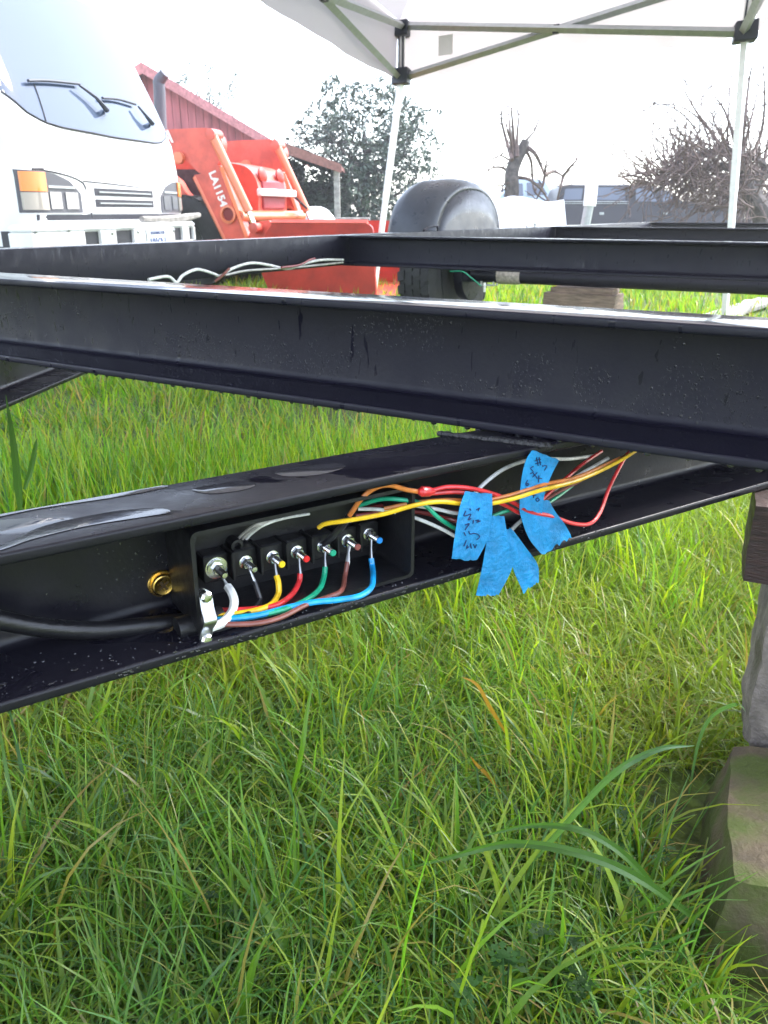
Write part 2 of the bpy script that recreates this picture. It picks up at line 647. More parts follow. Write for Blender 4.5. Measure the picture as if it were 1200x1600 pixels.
def wheel(fr, cx, out, name, parent, Rt=.385, W=.21, rimc=None, nl=34):
    """a road wheel on the frame's ex axis; out = +1/-1 side that faces outwards"""
    prof = [(.22, -W * .40), (.26, -W * .49), (Rt * .88, -W * .52), (Rt * .965, -W * .46), (Rt * .985, -W * .3), (Rt * .985, W * .3), (Rt * .965, W * .46), (Rt * .88, W * .52), (.26, W * .49), (.22, W * .40)]
    w_o = MB(fr)
    w_o.lathe(prof, (cx, 0, 0), (1, 0, 0), 40)
    for i in range(nl):
        for k, (a, b) in enumerate(((-.48, -.27), (-.22, -.02), (.03, .22), (.27, .48))):
            t0 = 2 * math.pi * (i + (.5 if k % 2 else 0)) / nl
            t1 = t0 + 2 * math.pi / nl * .68
            vs = []
            for rr in (Rt * .96, Rt):
                for t in (t0, t1):
                    for xx in (a * W, b * W):
                        sh = .0 if rr == Rt else 0
                        vs.append((cx + xx, rr * math.cos(t + (xx * .6)), rr * math.sin(t + (xx * .6))))
            w_o.add(vs, [(4, 5, 7, 6), (0, 1, 5, 4), (1, 3, 7, 5), (3, 2, 6, 7), (2, 0, 4, 6)])
    wo = w_o.build(name, M_TYRE, parent)
    rm = MB(fr)
    rm.lathe([(.05, out * W * .18), (.075, out * W * .2), (.08, out * W * .05), (.18, out * W * .02), (.20, out * W * .3), (.222, out * W * .42), (.205, out * W * .2), (.2, -out * W * .3), (.222, -out * W * .42), (.19, -out * W * .3), (.17, -out * W * .1), (.09, -out * W * .1), (.05, -out * W * .12)], (cx, 0, 0), (1, 0, 0), 28)
    rm.build('rim', rimc or M_DULL_STEEL, wo)
    return wo


wheel(AX, -.265, -1, 'wheel', trailer, .42)
mm = MB(AX); mm.lathe([(.05, -.14), (.15, -.135), (.155, -.09), (.15, -.08), (.05, -.075)], (0, 0, 0), (1, 0, 0), 24); mm.build('brake_drum', M_PAINT, trailer)
FW = Frame(AX.w((0, 0, -HUB)), AX.ex, -AX.ey)       # x inwards, y rearwards, z from the ground
base_prof = [(-.52, .58), (-.505, .67), (-.47, .76), (-.405, .84), (-.30, .905), (-.16, .948), (0, .96), (.16, .948), (.30, .905), (.405, .84), (.47, .76), (.505, .67), (.52, .58)]
pp = catmull([(a, b, 0) for a, b in base_prof], 3)
rows = []
for x, sc_ in ((-.412, .86), (-.405, .91), (-.39, .955), (-.36, .985), (-.32, 1.0), (-.22, 1.0), (-.18, .988), (-.15, .965), (-.128, .93), (-.115, .89), (-.108, .84)):
    rows.append([(x, p.x * sc_, .58 + (p.y - .58) * sc_) for p in pp])
fm = MB(FW); fm.grid(rows)
# the inner wall closes the side
last = rows[-1]
fm.grid([last, [(-.098, y * .93, .58 + (z - .58) * .6) for _, y, z in last], [(-.090, y * .93, .58 + (z - .58) * .2) for _, y, z in last], [(-.086, y * .93, .58 - .02) for _, y, z in last]])
fen = fm.build('fender', M_FENDER, trailer, ang=60)
sol = fen.modifiers.new('thickness', 'SOLIDIFY'); sol.thickness = .005; sol.offset = -1
for yy in (-.05, .30):
    fm = MB(FW); fm.box((-.12, yy, .60), (.0, yy + .08, .615), .003); fm.build('fender_bracket', M_PAINT, trailer)
dm = MB(FW)
for _ in range(900):
    i = rnd.randint(1, len(rows) - 3); k = rnd.randint(2, len(rows[0]) - 4)
    a, b, c, d = (Vector(q) for q in (rows[i][k], rows[i + 1][k], rows[i][k + 1], rows[i + 1][k + 1]))
    u, v = rnd.random(), rnd.random()
    dm.blob((a * (1 - u) + b * u) * (1 - v) + (c * (1 - u) + d * u) * v, rnd.uniform(.002, .0048), n=6, m=4)
dm.build('fender_droplets', M_BEAD, trailer, kind='stuff')
# brake lead by the hub
mm = MB()
mm.tube([on_y(703, 424, 4.72), on_y(722, 424, 4.70), on_y(734, 432, 4.70), on_y(752, 447, 4.70)], .0035, 6, smooth=4)
mm.build('brake_lead', W_GREEN, trailer)
mm = MB(); a_, b_ = on_y(757, 442, 4.70), on_y(757, 456, 4.70)
mm.tube([a_, b_], .007, 8); mm.build('lead_connector', W_WHITE, trailer)

# ground screw on the tongue web
def screw(fr, p, name, parent, mt, r=.0105):
    s_ = MB(fr); s_.lathe([(r * .8, 0), (r, .0003), (r, .0022), (r * .95, .003), (r * .6, .003)], p, (0, 1, 0), 20)
    so = s_.build(name, mt, parent)
    h_ = MB(fr); h_.lathe([(r * .80, .003), (r * .80, .0062), (r * .74, .0074), (r * .66, .0078), (r * .5, .0072), (.0008, .0070)], p, (0, 1, 0), 24); h_.build('hex_head', mt, so)
    c_ = MB(fr)
    for a in (35, 125):
        d = Vector((math.cos(R(a)), 0, math.sin(R(a)))) * r * .42
        n_ = Vector((-math.sin(R(a)), 0, math.cos(R(a)))) * .0011
        P = Vector(p) + Vector((0, .0078, 0))
        c_.add([P - d - n_, P + d - n_, P + d + n_, P - d + n_], [(0, 1, 2, 3)])
    c_.build('driver_recess', mat('recess_dark', (.06, .035, .01), .6), so)
    return so


sp = TT.px(252, 911, -.079)
screw(TT, (sp[0], -.0798, sp[2]), 'ground_screw', tl, M_BRASS, .0128)

# water: beads on the crossbeam web, drips on its lower edge, drops on the tongue
dm = MB(B1)
for i in range(7000):
    s = rnd.uniform(-.85, .5); z = -.012 - .102 * rnd.random() ** .8
    if noise.noise(Vector((s * 7, z * 16, 2.0))) + noise.noise(Vector((s * 25, z * 40, 7.0))) * .5 < .16 - .20 * (s > .0): continue
    r = .0005 + .0009 * rnd.random() ** 3
    if rnd.random() < .03: r = .0019
    dm.blob((s, -.0800, z), r, sc=(1, .6, 1.15), n=6, m=4)
for i in range(350):
    s = rnd.uniform(-.85, .5); w = rnd.uniform(-.075, -.004)
    dm.blob((s, w, -.1172), .0006 + .0014 * rnd.random() ** 3, sc=(1, 1, .5), n=6, m=4)
dm.build('water_beads', M_BEAD, trailer, kind='stuff')
dm = MB(B1)
s = -.62
while s < .5:
    r = rnd.choice((.0016, .002, .0028, .0034, .0036))
    dm.blob((s, -.0035, -.127), r, sc=(1.15, .8, .9), n=8, m=6)
    s += rnd.uniform(.012, .05) * (1 if s > -.3 else .7)
dm.build('hanging_drips', M_WATER, trailer, kind='stuff')
dm = MB(TT)
for i in range(240):
    u = rnd.gauss(.17, .045); z = rnd.gauss(-.068, .016)
    if z > -.012 or z < -.11: continue
    dm.blob((u, -.0800, z), .0004 + .0009 * rnd.random() ** 3, sc=(1, .6, 1.2), n=6, m=4)
for i in range(420):
    u = rnd.uniform(-.15, .62); w = -.003 - .07 * rnd.random() ** 1.5
    k = 2.2 if rnd.random() < .12 else 1
    dm.blob((u, w, -.1130), (.0005 + .0011 * rnd.random() ** 3) * (1.3 if k > 1 else 1), sc=(k, 1, .5), n=6, m=4)
for i in range(130):
    u = rnd.uniform(.05, .62)
    dm.blob((u, .0004, -.118 + rnd.uniform(-.004, .004)), .0005 + .0008 * rnd.random(), sc=(1.4, .5, .8), n=6, m=4)
for i in range(25):
    u = rnd.uniform(-.1, .7)
    dm.blob((u, -.003, -.1245), rnd.uniform(.001, .0022), sc=(1.1, .8, .9), n=7, m=5)
dm.build('water_beads', M_WATER, trailer, kind='stuff')

# standing water on top of the tongue
for k, pl in enumerate(([(-60, 880), (7, 850), (70, 822), (168, 801), (245, 794), (266, 801), (227, 808), (140, 822), (52, 843), (0, 861), (-60, 890)],
                        [(-60, 810), (0, 800), (105, 784), (210, 765), (252, 758), (259, 762), (196, 775), (70, 794), (0, 808), (-60, 820)],
                        [(300, 765), (345, 756), (372, 752), (400, 757), (380, 766), (330, 772)], [(430, 738), (470, 728), (520, 724), (540, 730), (500, 742), (450, 745)])):
    P = [TT.loc(on_z(x, y, TT.o.z)) for x, y in pl]
    P = [p for p in P]
    cc = catmull([Vector((min(-.003, max(-1, p[1])), p[0], 0)) for p in P], 4, True)
    cc = [Vector((q.y, max(-.084, min(-.003, q.x)), 0)) for q in cc]
    ce = sum(cc, Vector((0, 0, 0))) / len(cc)
    m = MB(TT)
    n = len(cc)
    vs = [(p[0], p[1], .0004) for p in cc] + [(p[0] * .97 + ce[0] * .03, p[1] * .97 + ce[1] * .03, .0006) for p in cc]
    m.add(vs, [(i, (i + 1) % n, n + (i + 1) % n, n + i) for i in range(n)] + [tuple(n + i for i in range(n))])
    m.build('puddle', M_FILM, tl, ang=60)

# the loose black cable in the tongue
cb = MB(TT)
pts = [TT.px(x, y, -.052) for x, y in ((-150, 955), (-40, 962), (60, 980), (150, 985), (235, 977), (330, 966))]
cb.tube(pts, .0078, 12, smooth=6)
tag(cb.build('trailer_cable', M_RUBBER, origin=TT.w(pts[0])), 'thick wet black cable running along the tongue into the junction box', 'cable')
cb = MB(TT)
pts = [TT.px(x, y, -.06) for x, y in ((-160, 1090), (-40, 1062), (50, 1042), (110, 1020), (160, 1003), (200, 992))]
cb.tube(pts, .0075, 10, smooth=5)
tag(cb.build('trailer_cable', M_RUBBER, origin=TT.w(pts[0])), 'thinner black cable curving up beneath the thick cable on the tongue', 'cable')

# ------------------------------------------------------------------ junction box
RIM = -.010
c0, c1, c2, c3 = TT.px(300, 830, RIM), TT.px(645, 762, RIM), TT.px(650, 912, RIM), TT.px(308, 1010, RIM)
bs0, bs1 = (c0[0] + c3[0]) / 2, (c1[0] + c2[0]) / 2
bz0, bz1 = max(-.1128, (c3[2] + c2[2]) / 2), min(-.0115, (c0[2] + c1[2]) / 2)
BK = -.0775
jb = thing('junction_box', TT.w((bs0, BK, bz0)), 'open black plastic wiring junction box fixed inside the tongue channel', 'junction box')
m_ = MB(TT)
t_ = .0035
outl = round_poly([(bs0, bz0), (bs1, bz0), (bs1, bz1), (bs0, bz1)], .008, 4)
inl = round_poly([(bs0 + t_, bz0 + t_), (bs1 - t_, bz0 + t_), (bs1 - t_, bz1 - t_), (bs0 + t_, bz1 - t_)], .006, 4)
n_ = len(outl)
vs = [(a, BK, b) for a, b in outl] + [(a, RIM, b) for a, b in outl] + [(a, RIM, b) for a, b in inl] + [(a, BK + .004, b) for a, b in inl]
fs = []
for k in range(3):
    for i in range(n_):
        j = (i + 1) % n_
        fs.append((k * n_ + i, (k + 1) * n_ + i, (k + 1) * n_ + j, k * n_ + j))
fs.append(tuple(3 * n_ + i for i in range(n_ - 1, -1, -1)))
m_.add(vs, fs)
m_.build('housing', M_BLACK_PLASTIC, jb)
STUD = -.052
sb = [(340, 889), (386, 880), (428, 872), (466, 864), (507, 855), (545, 846), (579, 836)]
tips = [None, None, 'yellow', 'red', 'green', 'brown', 'blue']
SPT = [TT.px(x, y, STUD) for x, y in sb]
m_ = MB(TT)
for i, p in enumerate(SPT):
    m_.box((p[0] - .0115, BK + .004, p[2] - .014), (p[0] + .0115, STUD - .004, p[2] + .0125), .0015)
m_.build('terminal_block', M_BLACK_PLASTIC, jb)
for i, p in enumerate(SPT[:-1]):
    q = SPT[i + 1]
    m_ = MB(TT); mx_ = (p[0] + q[0]) / 2; mz = (p[2] + q[2]) / 2
    m_.box((mx_ - .0012, BK + .004, mz - .013), (mx_ + .0012, STUD + .004, mz + .014), .0006)
    m_.build('barrier_fin', M_BLACK_PLASTIC, jb)
for i, p in enumerate(SPT):
    m_ = MB(TT)
    big = 1.6 if i == 0 else 1.0
    m_.lathe([(.0062 * big, -.004), (.0065 * big, -.0036), (.0065 * big, -.0026), (.005, -.0024), (.0045, -.0022)], p, (0, 1, 0), 20)
    if i == 0:
        m_.lathe([(.0085, -.0022), (.0088, -.0018), (.0088, -.0008), (.004, -.0006)], p, (0, 1, 0), 20)
    ter = m_.build('terminal_stud', M_STEEL, jb)
    m_ = MB(TT); m_.lathe([(.0050, -.0022), (.0056, -.0015), (.0056, .0025), (.0050, .0032), (.003, .0032)], p, (0, 1, 0), 6); m_.build('hex_nut', M_STEEL, ter)
    m_ = MB(TT)
    pr = []
    for k in range(14):
        y_ = .003 + k * .00095
        pr += [(.0029, y_), (.0033, y_ + .00045)]
    pr += [(.0029, .0165), (.0024, .0172), (.0004, .0174)]
    m_.lathe(pr, p, (0, 1, 0), 12); m_.build('stud_thread', M_STEEL, ter)
    if tips[i]:
        m_ = MB(TT); m_.lathe([(.0033, .0160), (.0033, .0173), (.0027, .0181), (.0005, .0182)], p, (0, 1, 0), 12); m_.build('colour_dab', M_TIP[tips[i]], ter)
# two moulded screw bosses and a fuse socket
for (x, y) in ((371, 853), (612, 857)):
    p = TT.px(x, y, -.06)
    m_ = MB(TT); m_.lathe([(.0062, -.0135), (.0058, 0), (.0035, .0002), (.0032, -.006)], p, (0, 1, 0), 14); m_.build('screw_boss', M_BLACK_PLASTIC, jb)
p = TT.px(618, 890, -.055)
m_ = MB(TT); m_.box((p[0] - .012, BK + .004, p[2] - .016), (p[0] + .012, -.052, p[2] + .012), .002)
for k in range(4):
    m_.box((p[0] - .010 + k * .0055, -.052, p[2] - .012), (p[0] - .0075 + k * .0055, -.043, p[2] + .008), .0006)
m_.build('socket_block', M_BLACK_PLASTIC, jb)
# the bright cable clamp
cl = MB(TT)
pc = [TT.px(324, y, -.004) for y in (934, 950, 966, 984, 1000)]
ct = [(q[0], -.009 + a, q[2]) for q, a in zip(pc, (0, .004, .011, .004, 0))]
rowsA = []
for (s, w, z) in catmull(ct, 5):
    rowsA.append([(s - .0055, w, z), (s - .0055, w + .0018, z), (s + .0055, w + .0018, z), (s + .0055, w, z), (s - .0055, w, z)])
cl.grid(rowsA)
clamp = cl.build('cable_clamp', M_DULL_STEEL, jb)
for q in (pc[0], pc[-1]):
    k_ = MB(TT); k_.lathe([(.0035, -.01), (.0052, -.002), (.0052, .0025), (.0035, .0045), (.001, .005)], (q[0], -.007, q[2]), (0, 1, 0), 8); k_.build('clamp_screw', M_STEEL, clamp)
k_ = MB(TT); p = TT.px(337, 967, -.03); k_.tube([(p[0] - .035, -.030, p[2] + .0), (p[0] + .006, -.030, p[2])], .0105, 14); k_.build('cable_boot', M_RUBBER, jb)


# ------------------------------------------------------------------ wires
def wire(name, mt, pts, r, label, grp, n=8, sm=6):
    m = MB(TT)
    P = []
    for x, y, w in pts:
        p = TT.px(x, y, w)
        if bs0 < p[0] < bs1 and p[2] < bz0 + t_ + r:      # lies on the floor of the box
            p = TT.loc(on_z(x, y, TT.o.z + bz0 + t_ + r))
        P.append(p)
    m.tube(P, r * .88, n, smooth=sm)
    return tag(m.build(name, mt, origin=TT.w(P[0])), label, 'wire', grp)


GI = 'coloured wires inside the junction box'
GO = 'loose wires leaving the junction box'
r_ = .0030
WI = {}
WI[0] = wire('white_wire', W_WHITE, [(330, 980, -.034), (349, 972, -.030), (362, 956, -.026), (366, 940, -.026), (362, 926, -.032), (356, 917, -.040)], .0046, 'thick white wire bending from the cable clamp up to the first terminal', GI)
WI[1] = wire('black_wire', W_BLACK, [(340, 966, -.036), (380, 962, -.036), (398, 950, -.034), (406, 938, -.034), (402, 922, -.038), (397, 908, -.043)], .0028, 'black wire rising to the second terminal from the left', GI)
WI[2] = wire('yellow_wire', W_YELLOW, [(335, 964, -.040), (385, 957, -.040), (420, 947, -.036), (434, 930, -.034), (435, 912, -.038), (432, 900, -.043)], .0032, 'short yellow wire rising to the yellow tipped terminal stud', GI)
WI[3] = wire('red_wire', W_RED, [(335, 954, -.046), (390, 952, -.046), (430, 946, -.044), (455, 930, -.040), (467, 910, -.040), (469, 896, -.043)], .0030, 'red wire rising to the red tipped terminal stud', GI)
WI[4] = wire('green_wire', W_GREEN, [(340, 968, -.040), (420, 958, -.040), (470, 942, -.038), (498, 922, -.036), (506, 902, -.038), (508, 886, -.043)], .0030, 'green wire rising to the green tipped terminal stud', GI)
WI[6] = wire('blue_wire', W_BLUE, [(340, 969, -.030), (400, 962, -.030), (450, 949, -.030), (490, 941, -.036), (530, 937, -.036), (562, 931, -.036), (580, 918, -.044), (583, 900, -.050), (582, 886, -.043), (580, 872, -.043)], .0032, 'bright blue wire looping under the terminals to the blue tipped stud', GI)
WI[5] = wire('brown_wire', W_BROWN, [(340, 976, -.030), (400, 974, -.028), (440, 964, -.026), (480, 944, -.028), (515, 932, -.032), (534, 922, -.036), (539, 900, -.038), (543, 878, -.043)], .0027, 'purplish brown wire rising to the brown tipped terminal stud', GI)
ends = {0: (356, 917), 1: (397, 908), 2: (432, 900), 3: (469, 896), 4: (508, 886), 5: (543, 878), 6: (580, 872)}
for i, (x, y) in ends.items():
    e = TT.px(x, y, -.043)
    p = SPT[i]
    m_ = MB(TT)
    m_.tube([e + (e - Vector((p[0], -.048, p[2]))) * .25, e, Vector((p[0] * .45 + e[0] * .55, -.047, p[2] * .45 + e[2] * .55)), Vector((p[0], -.0505, p[2]))], [.0024, .0026, .0016, .0022], 8, flat=.7)
    m_.build('crimp_terminal', M_DULL_STEEL, WI[i])

wire('yellow_wire', W_YELLOW, [(498, 824, -.046), (510, 818, -.038), (545, 813, -.025), (600, 803, -.014), (650, 789, -.006), (690, 784, -.002), (745, 789, .002), (795, 781, .010), (845, 766, .012), (905, 750, -.005), (965, 722, -.03), (1000, 700, -.06)], .0026, 'long yellow wire arching out of the box above the terminals', GO)
wire('orange_wire', W_ORANGE, [(540, 814, -.036), (550, 800, -.024), (565, 779, -.014), (585, 763, -.010), (608, 758, -.010), (635, 765, -.010), (660, 769, -.008)], .0027, 'orange brown wire hooking over the box rim to the red splice', GO)
wire('black_wire', W_BLACK, [(506, 850, -.050), (520, 838, -.042), (535, 822, -.036), (546, 805, -.028)], .0040, 'black taped wire end between the green and brown tipped studs', GO)
m_ = MB(TT); pa, pb = TT.px(654, 768, -.006), TT.px(678, 768, -.004)
m_.tube([pa, pa * .8 + pb * .2, pa * .3 + pb * .7, pb], [.0026, .0052, .0050, .0028], 10)
tag(m_.build('splice_connector', W_RED, origin=TT.w(pa)), 'red butt splice joining the orange wire to the red ones', 'connector')
wire('red_wire', W_RED, [(676, 766, -.004), (700, 761, -.002), (735, 763, .0), (775, 773, .001), (805, 787, .002), (830, 800, .004), (860, 806, .004), (895, 818, .0), (922, 818, -.004), (938, 800, -.012), (952, 762, -.03), (976, 716, -.05), (990, 700, -.06)], .0025, 'red wire drooping in a loop to the right of the tape flags', GO)
wire('red_wire', W_RED, [(676, 771, -.008), (715, 769, -.006), (755, 776, -.004), (790, 790, -.004), (815, 802, -.004), (835, 790, -.010), (870, 760, -.03), (908, 727, -.045), (940, 705, -.06)], .0024, 'second red wire passing behind the upper tape flag', GO)
wire('orange_wire', W_ORANGE, [(600, 795, -.03), (650, 785, -.016), (700, 781, -.008), (745, 783, -.002), (795, 774, .004), (850, 757, .006), (905, 744, -.008), (968, 716, -.04)], .0023, 'orange wire running just above the yellow one past the tape', GO)
wire('brown_wire', W_BROWN, [(825, 800, -.02), (860, 776, -.02), (905, 752, -.03), (960, 722, -.045), (985, 705, -.06)], .0022, 'brown wire slanting up beneath the crossbeam right of the tape', GO)
wire('dark_red_wire', W_DKRED, [(556, 806, -.062), (600, 800, -.055), (650, 800, -.045), (690, 808, -.035), (725, 816, -.03), (760, 812, -.03)], .0024, 'dark red wire under the yellow wire right of the box', GO)
wire('dark_red_wire', W_DKRED, [(560, 796, -.066), (610, 788, -.06), (660, 790, -.05), (705, 800, -.04), (735, 800, -.04)], .0022, 'dark red wire just below the green one inside the box', GO)
wire('green_wire', W_GREEN, [(560, 790, -.05), (595, 780, -.035), (630, 781, -.02), (662, 788, -.012), (684, 808, -.008), (712, 826, -.004), (740, 836, -.006)], .0025, 'teal green wire dropping from the bundle to the left tape flag', GO)
wire('green_wire', W_GREEN, [(735, 822, -.016), (770, 806, -.012), (800, 797, -.010), (830, 800, -.02), (880, 770, -.045), (920, 735, -.06)], .0022, 'green wire between the left and the upper tape flags', GO)
wire('white_wire', W_WHITE, [(735, 780, -.020), (755, 757, -.022), (785, 734, -.026), (818, 721, -.030), (850, 717, -.034), (890, 717, -.045), (930, 712, -.06)], .0024, 'white wire arching left of and behind the upper tape flag', GO)
wire('white_wire', W_WHITE, [(560, 795, -.06), (600, 797, -.045), (645, 808, -.03), (685, 824, -.016), (715, 840, -.008), (735, 850, -.006)], .0022, 'white wire sloping down to the left tape flag', GO)
wire('white_wire', W_WHITE, [(650, 790, -.022), (685, 796, -.016), (712, 802, -.012), (740, 802, -.012)], .0022, 'short white wire entering behind the left tape flag', GO)
wire('white_wire', W_WHITE, [(790, 838, -.012), (805, 822, -.016), (822, 806, -.02), (850, 775, -.03), (900, 745, -.04), (950, 716, -.055)], .0024, 'white wire climbing behind the tape flags towards the crossbeam', GO)
wire('grey_wire', W_GREY, [(800, 838, -.045), (830, 830, -.05), (890, 817, -.06), (960, 798, -.066)], .0016, 'thin grey wire lying along the tongue web behind the tape', GO)
for k, (dx, mt_, lb) in enumerate(((0, W_GREY, 'leftmost short grey wire curving in the upper corner of the box'), (7, W_ORANGE, 'short brownish wire curving in the upper corner of the box'), (13, W_WHITE, 'short pale wire curving in the upper corner of the box'))):
    mt2 = W_GREY if k != 2 else W_WHITE
    wire('grey_wire', mt2, [(372 + dx, 842, -.07), (382 + dx, 832, -.062), (400 + dx, 820, -.05), (430 + dx, 810, -.055), (470 + dx, 803, -.07)], .0016, lb, GO)

# ------------------------------------------------------------------ tape flags
def interp(edge, t):
    n = len(edge) - 1
    k = min(int(t * n), n - 1)
    u = t * n - k
    a, b = edge[k], edge[k + 1]
    return (a[0] + (b[0] - a[0]) * u, a[1] + (b[1] - a[1]) * u)


def tape(le, re, w0, w1, label, ripple=.0012, ragged=1.0, strokes=(), seed=1):
    rr = random.Random(seed)
    le = [tuple(p[:2]) for p in catmull([(a, b, 0) for a, b in le], 5)]
    re = [tuple(p[:2]) for p in catmull([(a, b, 0) for a, b in re], 5)]
    NU, NV = 22, 12
    jag = [rr.uniform(-1.6, 1.6) * ragged for _ in range(NV + 1)]
    def wat(t, s):
        return w0 + (w1 - w0) * t + ripple * math.sin(5.1 * t + 2.3 * s + seed) + ripple * .6 * math.sin(9 * s - 4 * t)
    rows, back = [], []
    for i in range(NU + 1):
        t = i / NU
        a, b = interp(le, t), interp(re, t)
        row, rb = [], []
        for k in range(NV + 1):
            s = k / NV
            x, y = a[0] + (b[0] - a[0]) * s, a[1] + (b[1] - a[1]) * s
            if i == NU: y += jag[k]
            if i == 0: y += jag[-k] * .6
            p = TT.px(x, y, wat(t, s))
            row.append(p); rb.append(p - Vector((0, .0005, 0)))
        rows.append(row); back.append(rb)
    m = MB(TT)
    m.grid([r[::-1] for r in rows]); m.grid(back)
    n = NV + 1
    b0 = n * (NU + 1)
    rim = [k for k in range(n)] + [i * n + NV for i in range(1, NU + 1)] + [NU * n + k for k in range(NV - 1, -1, -1)] + [i * n for i in range(NU - 1, 0, -1)]
    fw = lambda i: (i // n) * n + (NV - i % n)
    for i in range(len(rim)):
        a, b = rim[i], rim[(i + 1) % len(rim)]
        m.f.append((fw(a), fw(b), b0 + b, b0 + a))
    o = tag(m.build('tape_flag', M_TAPE, origin=TT.w(rows[0][0]), ang=60), label, 'tape', 'blue masking tape flags on the wires')
    for st in strokes:
        P = []
        for zx, zy in st:
            x, y = 700 + zx / 6.0, 690 + zy / 6.0
            best = min(((i, k) for i in range(NU + 1) for k in range(NV + 1)), key=lambda ik: (lambda A, B: (A[0] + (B[0] - A[0]) * ik[1] / NV - x) ** 2 + (A[1] + (B[1] - A[1]) * ik[1] / NV - y) ** 2)(interp(le, ik[0] / NU), interp(re, ik[0] / NU)))
            P.append(TT.px(x, y, wat(best[0] / NU, best[1] / NV) + .0006))
        h = MB(TT); h.tube(P, .00062, 5, smooth=3 if len(P) > 2 else 0, flat=.8)
        h.build('pen_stroke', M_INK, o)
    return o


sD = [[(815, 180), (870, 165)], [(820, 208), (872, 195)], [(830, 150), (845, 225)], [(855, 150), (868, 220)], [(885, 225), (892, 234)], [(898, 225), (928, 228), (905, 270)],
      [(800, 232), (775, 250), (800, 285), (770, 302)], [(795, 332), (835, 290)], [(800, 295), (832, 335)], [(852, 318), (848, 382)], [(830, 342), (880, 346)],
      [(748, 362), (730, 395), (742, 415), (758, 398), (736, 390)], [(808, 486), (800, 528)], [(792, 500), (826, 505)], [(840, 528), (825, 546), (842, 562), (856, 543), (840, 528)]]
sA = [[(205, 628), (215, 645)], [(268, 640), (295, 622), (283, 650)], [(168, 650), (150, 695), (182, 690)], [(185, 690), (215, 680), (190, 735), (217, 722)], [(240, 735), (235, 768)],
      [(260, 740), (290, 735), (270, 757), (302, 745)], [(160, 782), (200, 768), (180, 800), (160, 830)], [(150, 850), (165, 882)], [(195, 842), (210, 867), (240, 860), (280, 870), (297, 895), (270, 920)],
      [(172, 925), (150, 980)], [(182, 970), (175, 1002), (196, 985)], [(210, 958), (220, 1000)], [(240, 962), (254, 996), (266, 964)]]
tape([(832, 703), (821, 722), (814, 756), (812, 793)], [(874, 719), (862, 742), (851, 772), (847, 803)], .005, .007, 'upright blue tape flag with dark handwriting, the upper right one under the crossbeam', seed=2, strokes=sD)
tape([(816, 780), (812, 798), (826, 840), (848, 868)], [(858, 782), (868, 800), (882, 818), (893, 838)], .003, .007, 'blank blue tape flag with torn end hanging lower right', seed=3, ragged=2.2)
tape([(727, 768), (718, 795), (711, 836), (706, 874)], [(769, 772), (769, 802), (762, 842), (745, 876)], .006, .014, 'blue tape flag with dark handwriting beside the junction box', seed=4, strokes=sA)
tape([(768, 806), (760, 850), (753, 890), (744, 930)], [(788, 806), (794, 845), (801, 884), (779, 930)], .005, .010, 'longest blue tape flag hanging below the tongue edge, left of its fanned twin', seed=5)
tape([(786, 828), (794, 860), (803, 892), (818, 926)], [(800, 826), (822, 856), (840, 882), (842, 908)], .002, .006, 'narrow blue tape flag fanned out between the long and the torn ones', seed=6, ragged=2.0)
# ------------------------------------------------------------------ support stack by the tongue
from mathutils import noise as mnoise


def rough_block(m, lo, hi, n, amp, freq, seed, fr=WORLD, rnd_=.2, taper=(0, 0)):
    """a subdivided block whose faces and corners are worn"""
    idx, vs, fs = {}, [], []
    lo, hi = Vector(lo), Vector(hi)
    c, h = (lo + hi) / 2, (hi - lo) / 2

    def vert(i, j, k):
        key = (i, j, k)
        if key in idx: return idx[key]
        p = Vector((2 * i / n[0] - 1, 2 * j / n[1] - 1, 2 * k / n[2] - 1))
        q = Vector((p.x, p.y, p.z))
        ln = max(1e-6, q.length)
        q = q * (1 - rnd_) + q * (1.15 / ln) * rnd_
        q.x *= 1 - taper[0] * (q.z + 1) / 2; q.y *= 1 - taper[1] * (q.z + 1) / 2
        P = c + Vector((q.x * h.x, q.y * h.y, q.z * h.z))
        d = mnoise.noise_vector(P * freq + Vector((seed * 3.1, seed, 0))) * amp + mnoise.noise_vector(P * freq * 3.7 + Vector((seed, 5, 0))) * amp * .45
        idx[key] = len(vs); vs.append(P + d)
        return idx[key]
    for a, (A, B) in enumerate(((1, 2), (0, 2), (0, 1))):
        for side in (0, n[a]):
            for i in range(n[A]):
                for j in range(n[B]):
                    q = []
                    for di, dj in ((0, 0), (1, 0), (1, 1), (0, 1)):
                        t = [0, 0, 0]; t[a] = side; t[A] = i + di; t[B] = j + dj
                        q.append(vert(*t))
                    fs.append(tuple(q) if (side > 0) ^ (a == 1) else tuple(q[::-1]))
    m.add(vs, fs, fr)
    return m


def stone_mat(name, base, moss, moss_amt, sc=9, bump=.5):
    m = mat(name, base, .75, var=.30, var_scale=sc * 2.5, bump=bump, bump_scale=130)
    nt = m.node_tree; N, L = nt.nodes, nt.links
    bs = N['Principled BSDF']
    old = bs.inputs['Base Color'].links[0].from_socket
    tc = N.new('ShaderNodeTexCoord')
    n = N.new('ShaderNodeTexNoise'); n.inputs['Scale'].default_value = 11; n.inputs['Detail'].default_value = 7
    L.new(tc.outputs['Object'], n.inputs['Vector'])
    rp = N.new('ShaderNodeMapRange'); rp.inputs['From Min'].default_value = 1 - moss_amt; rp.inputs['From Max'].default_value = 1.12 - moss_amt
    L.new(n.outputs['Fac'], rp.inputs['Value'])
    mx = N.new('ShaderNodeMix'); mx.data_type = 'RGBA'
    L.new(rp.outputs['Result'], mx.inputs['Factor']); L.new(old, mx.inputs['A']); mx.inputs['B'].default_value = (*moss, 1)
    L.new(mx.outputs['Result'], bs.inputs['Base Color'])
    return m


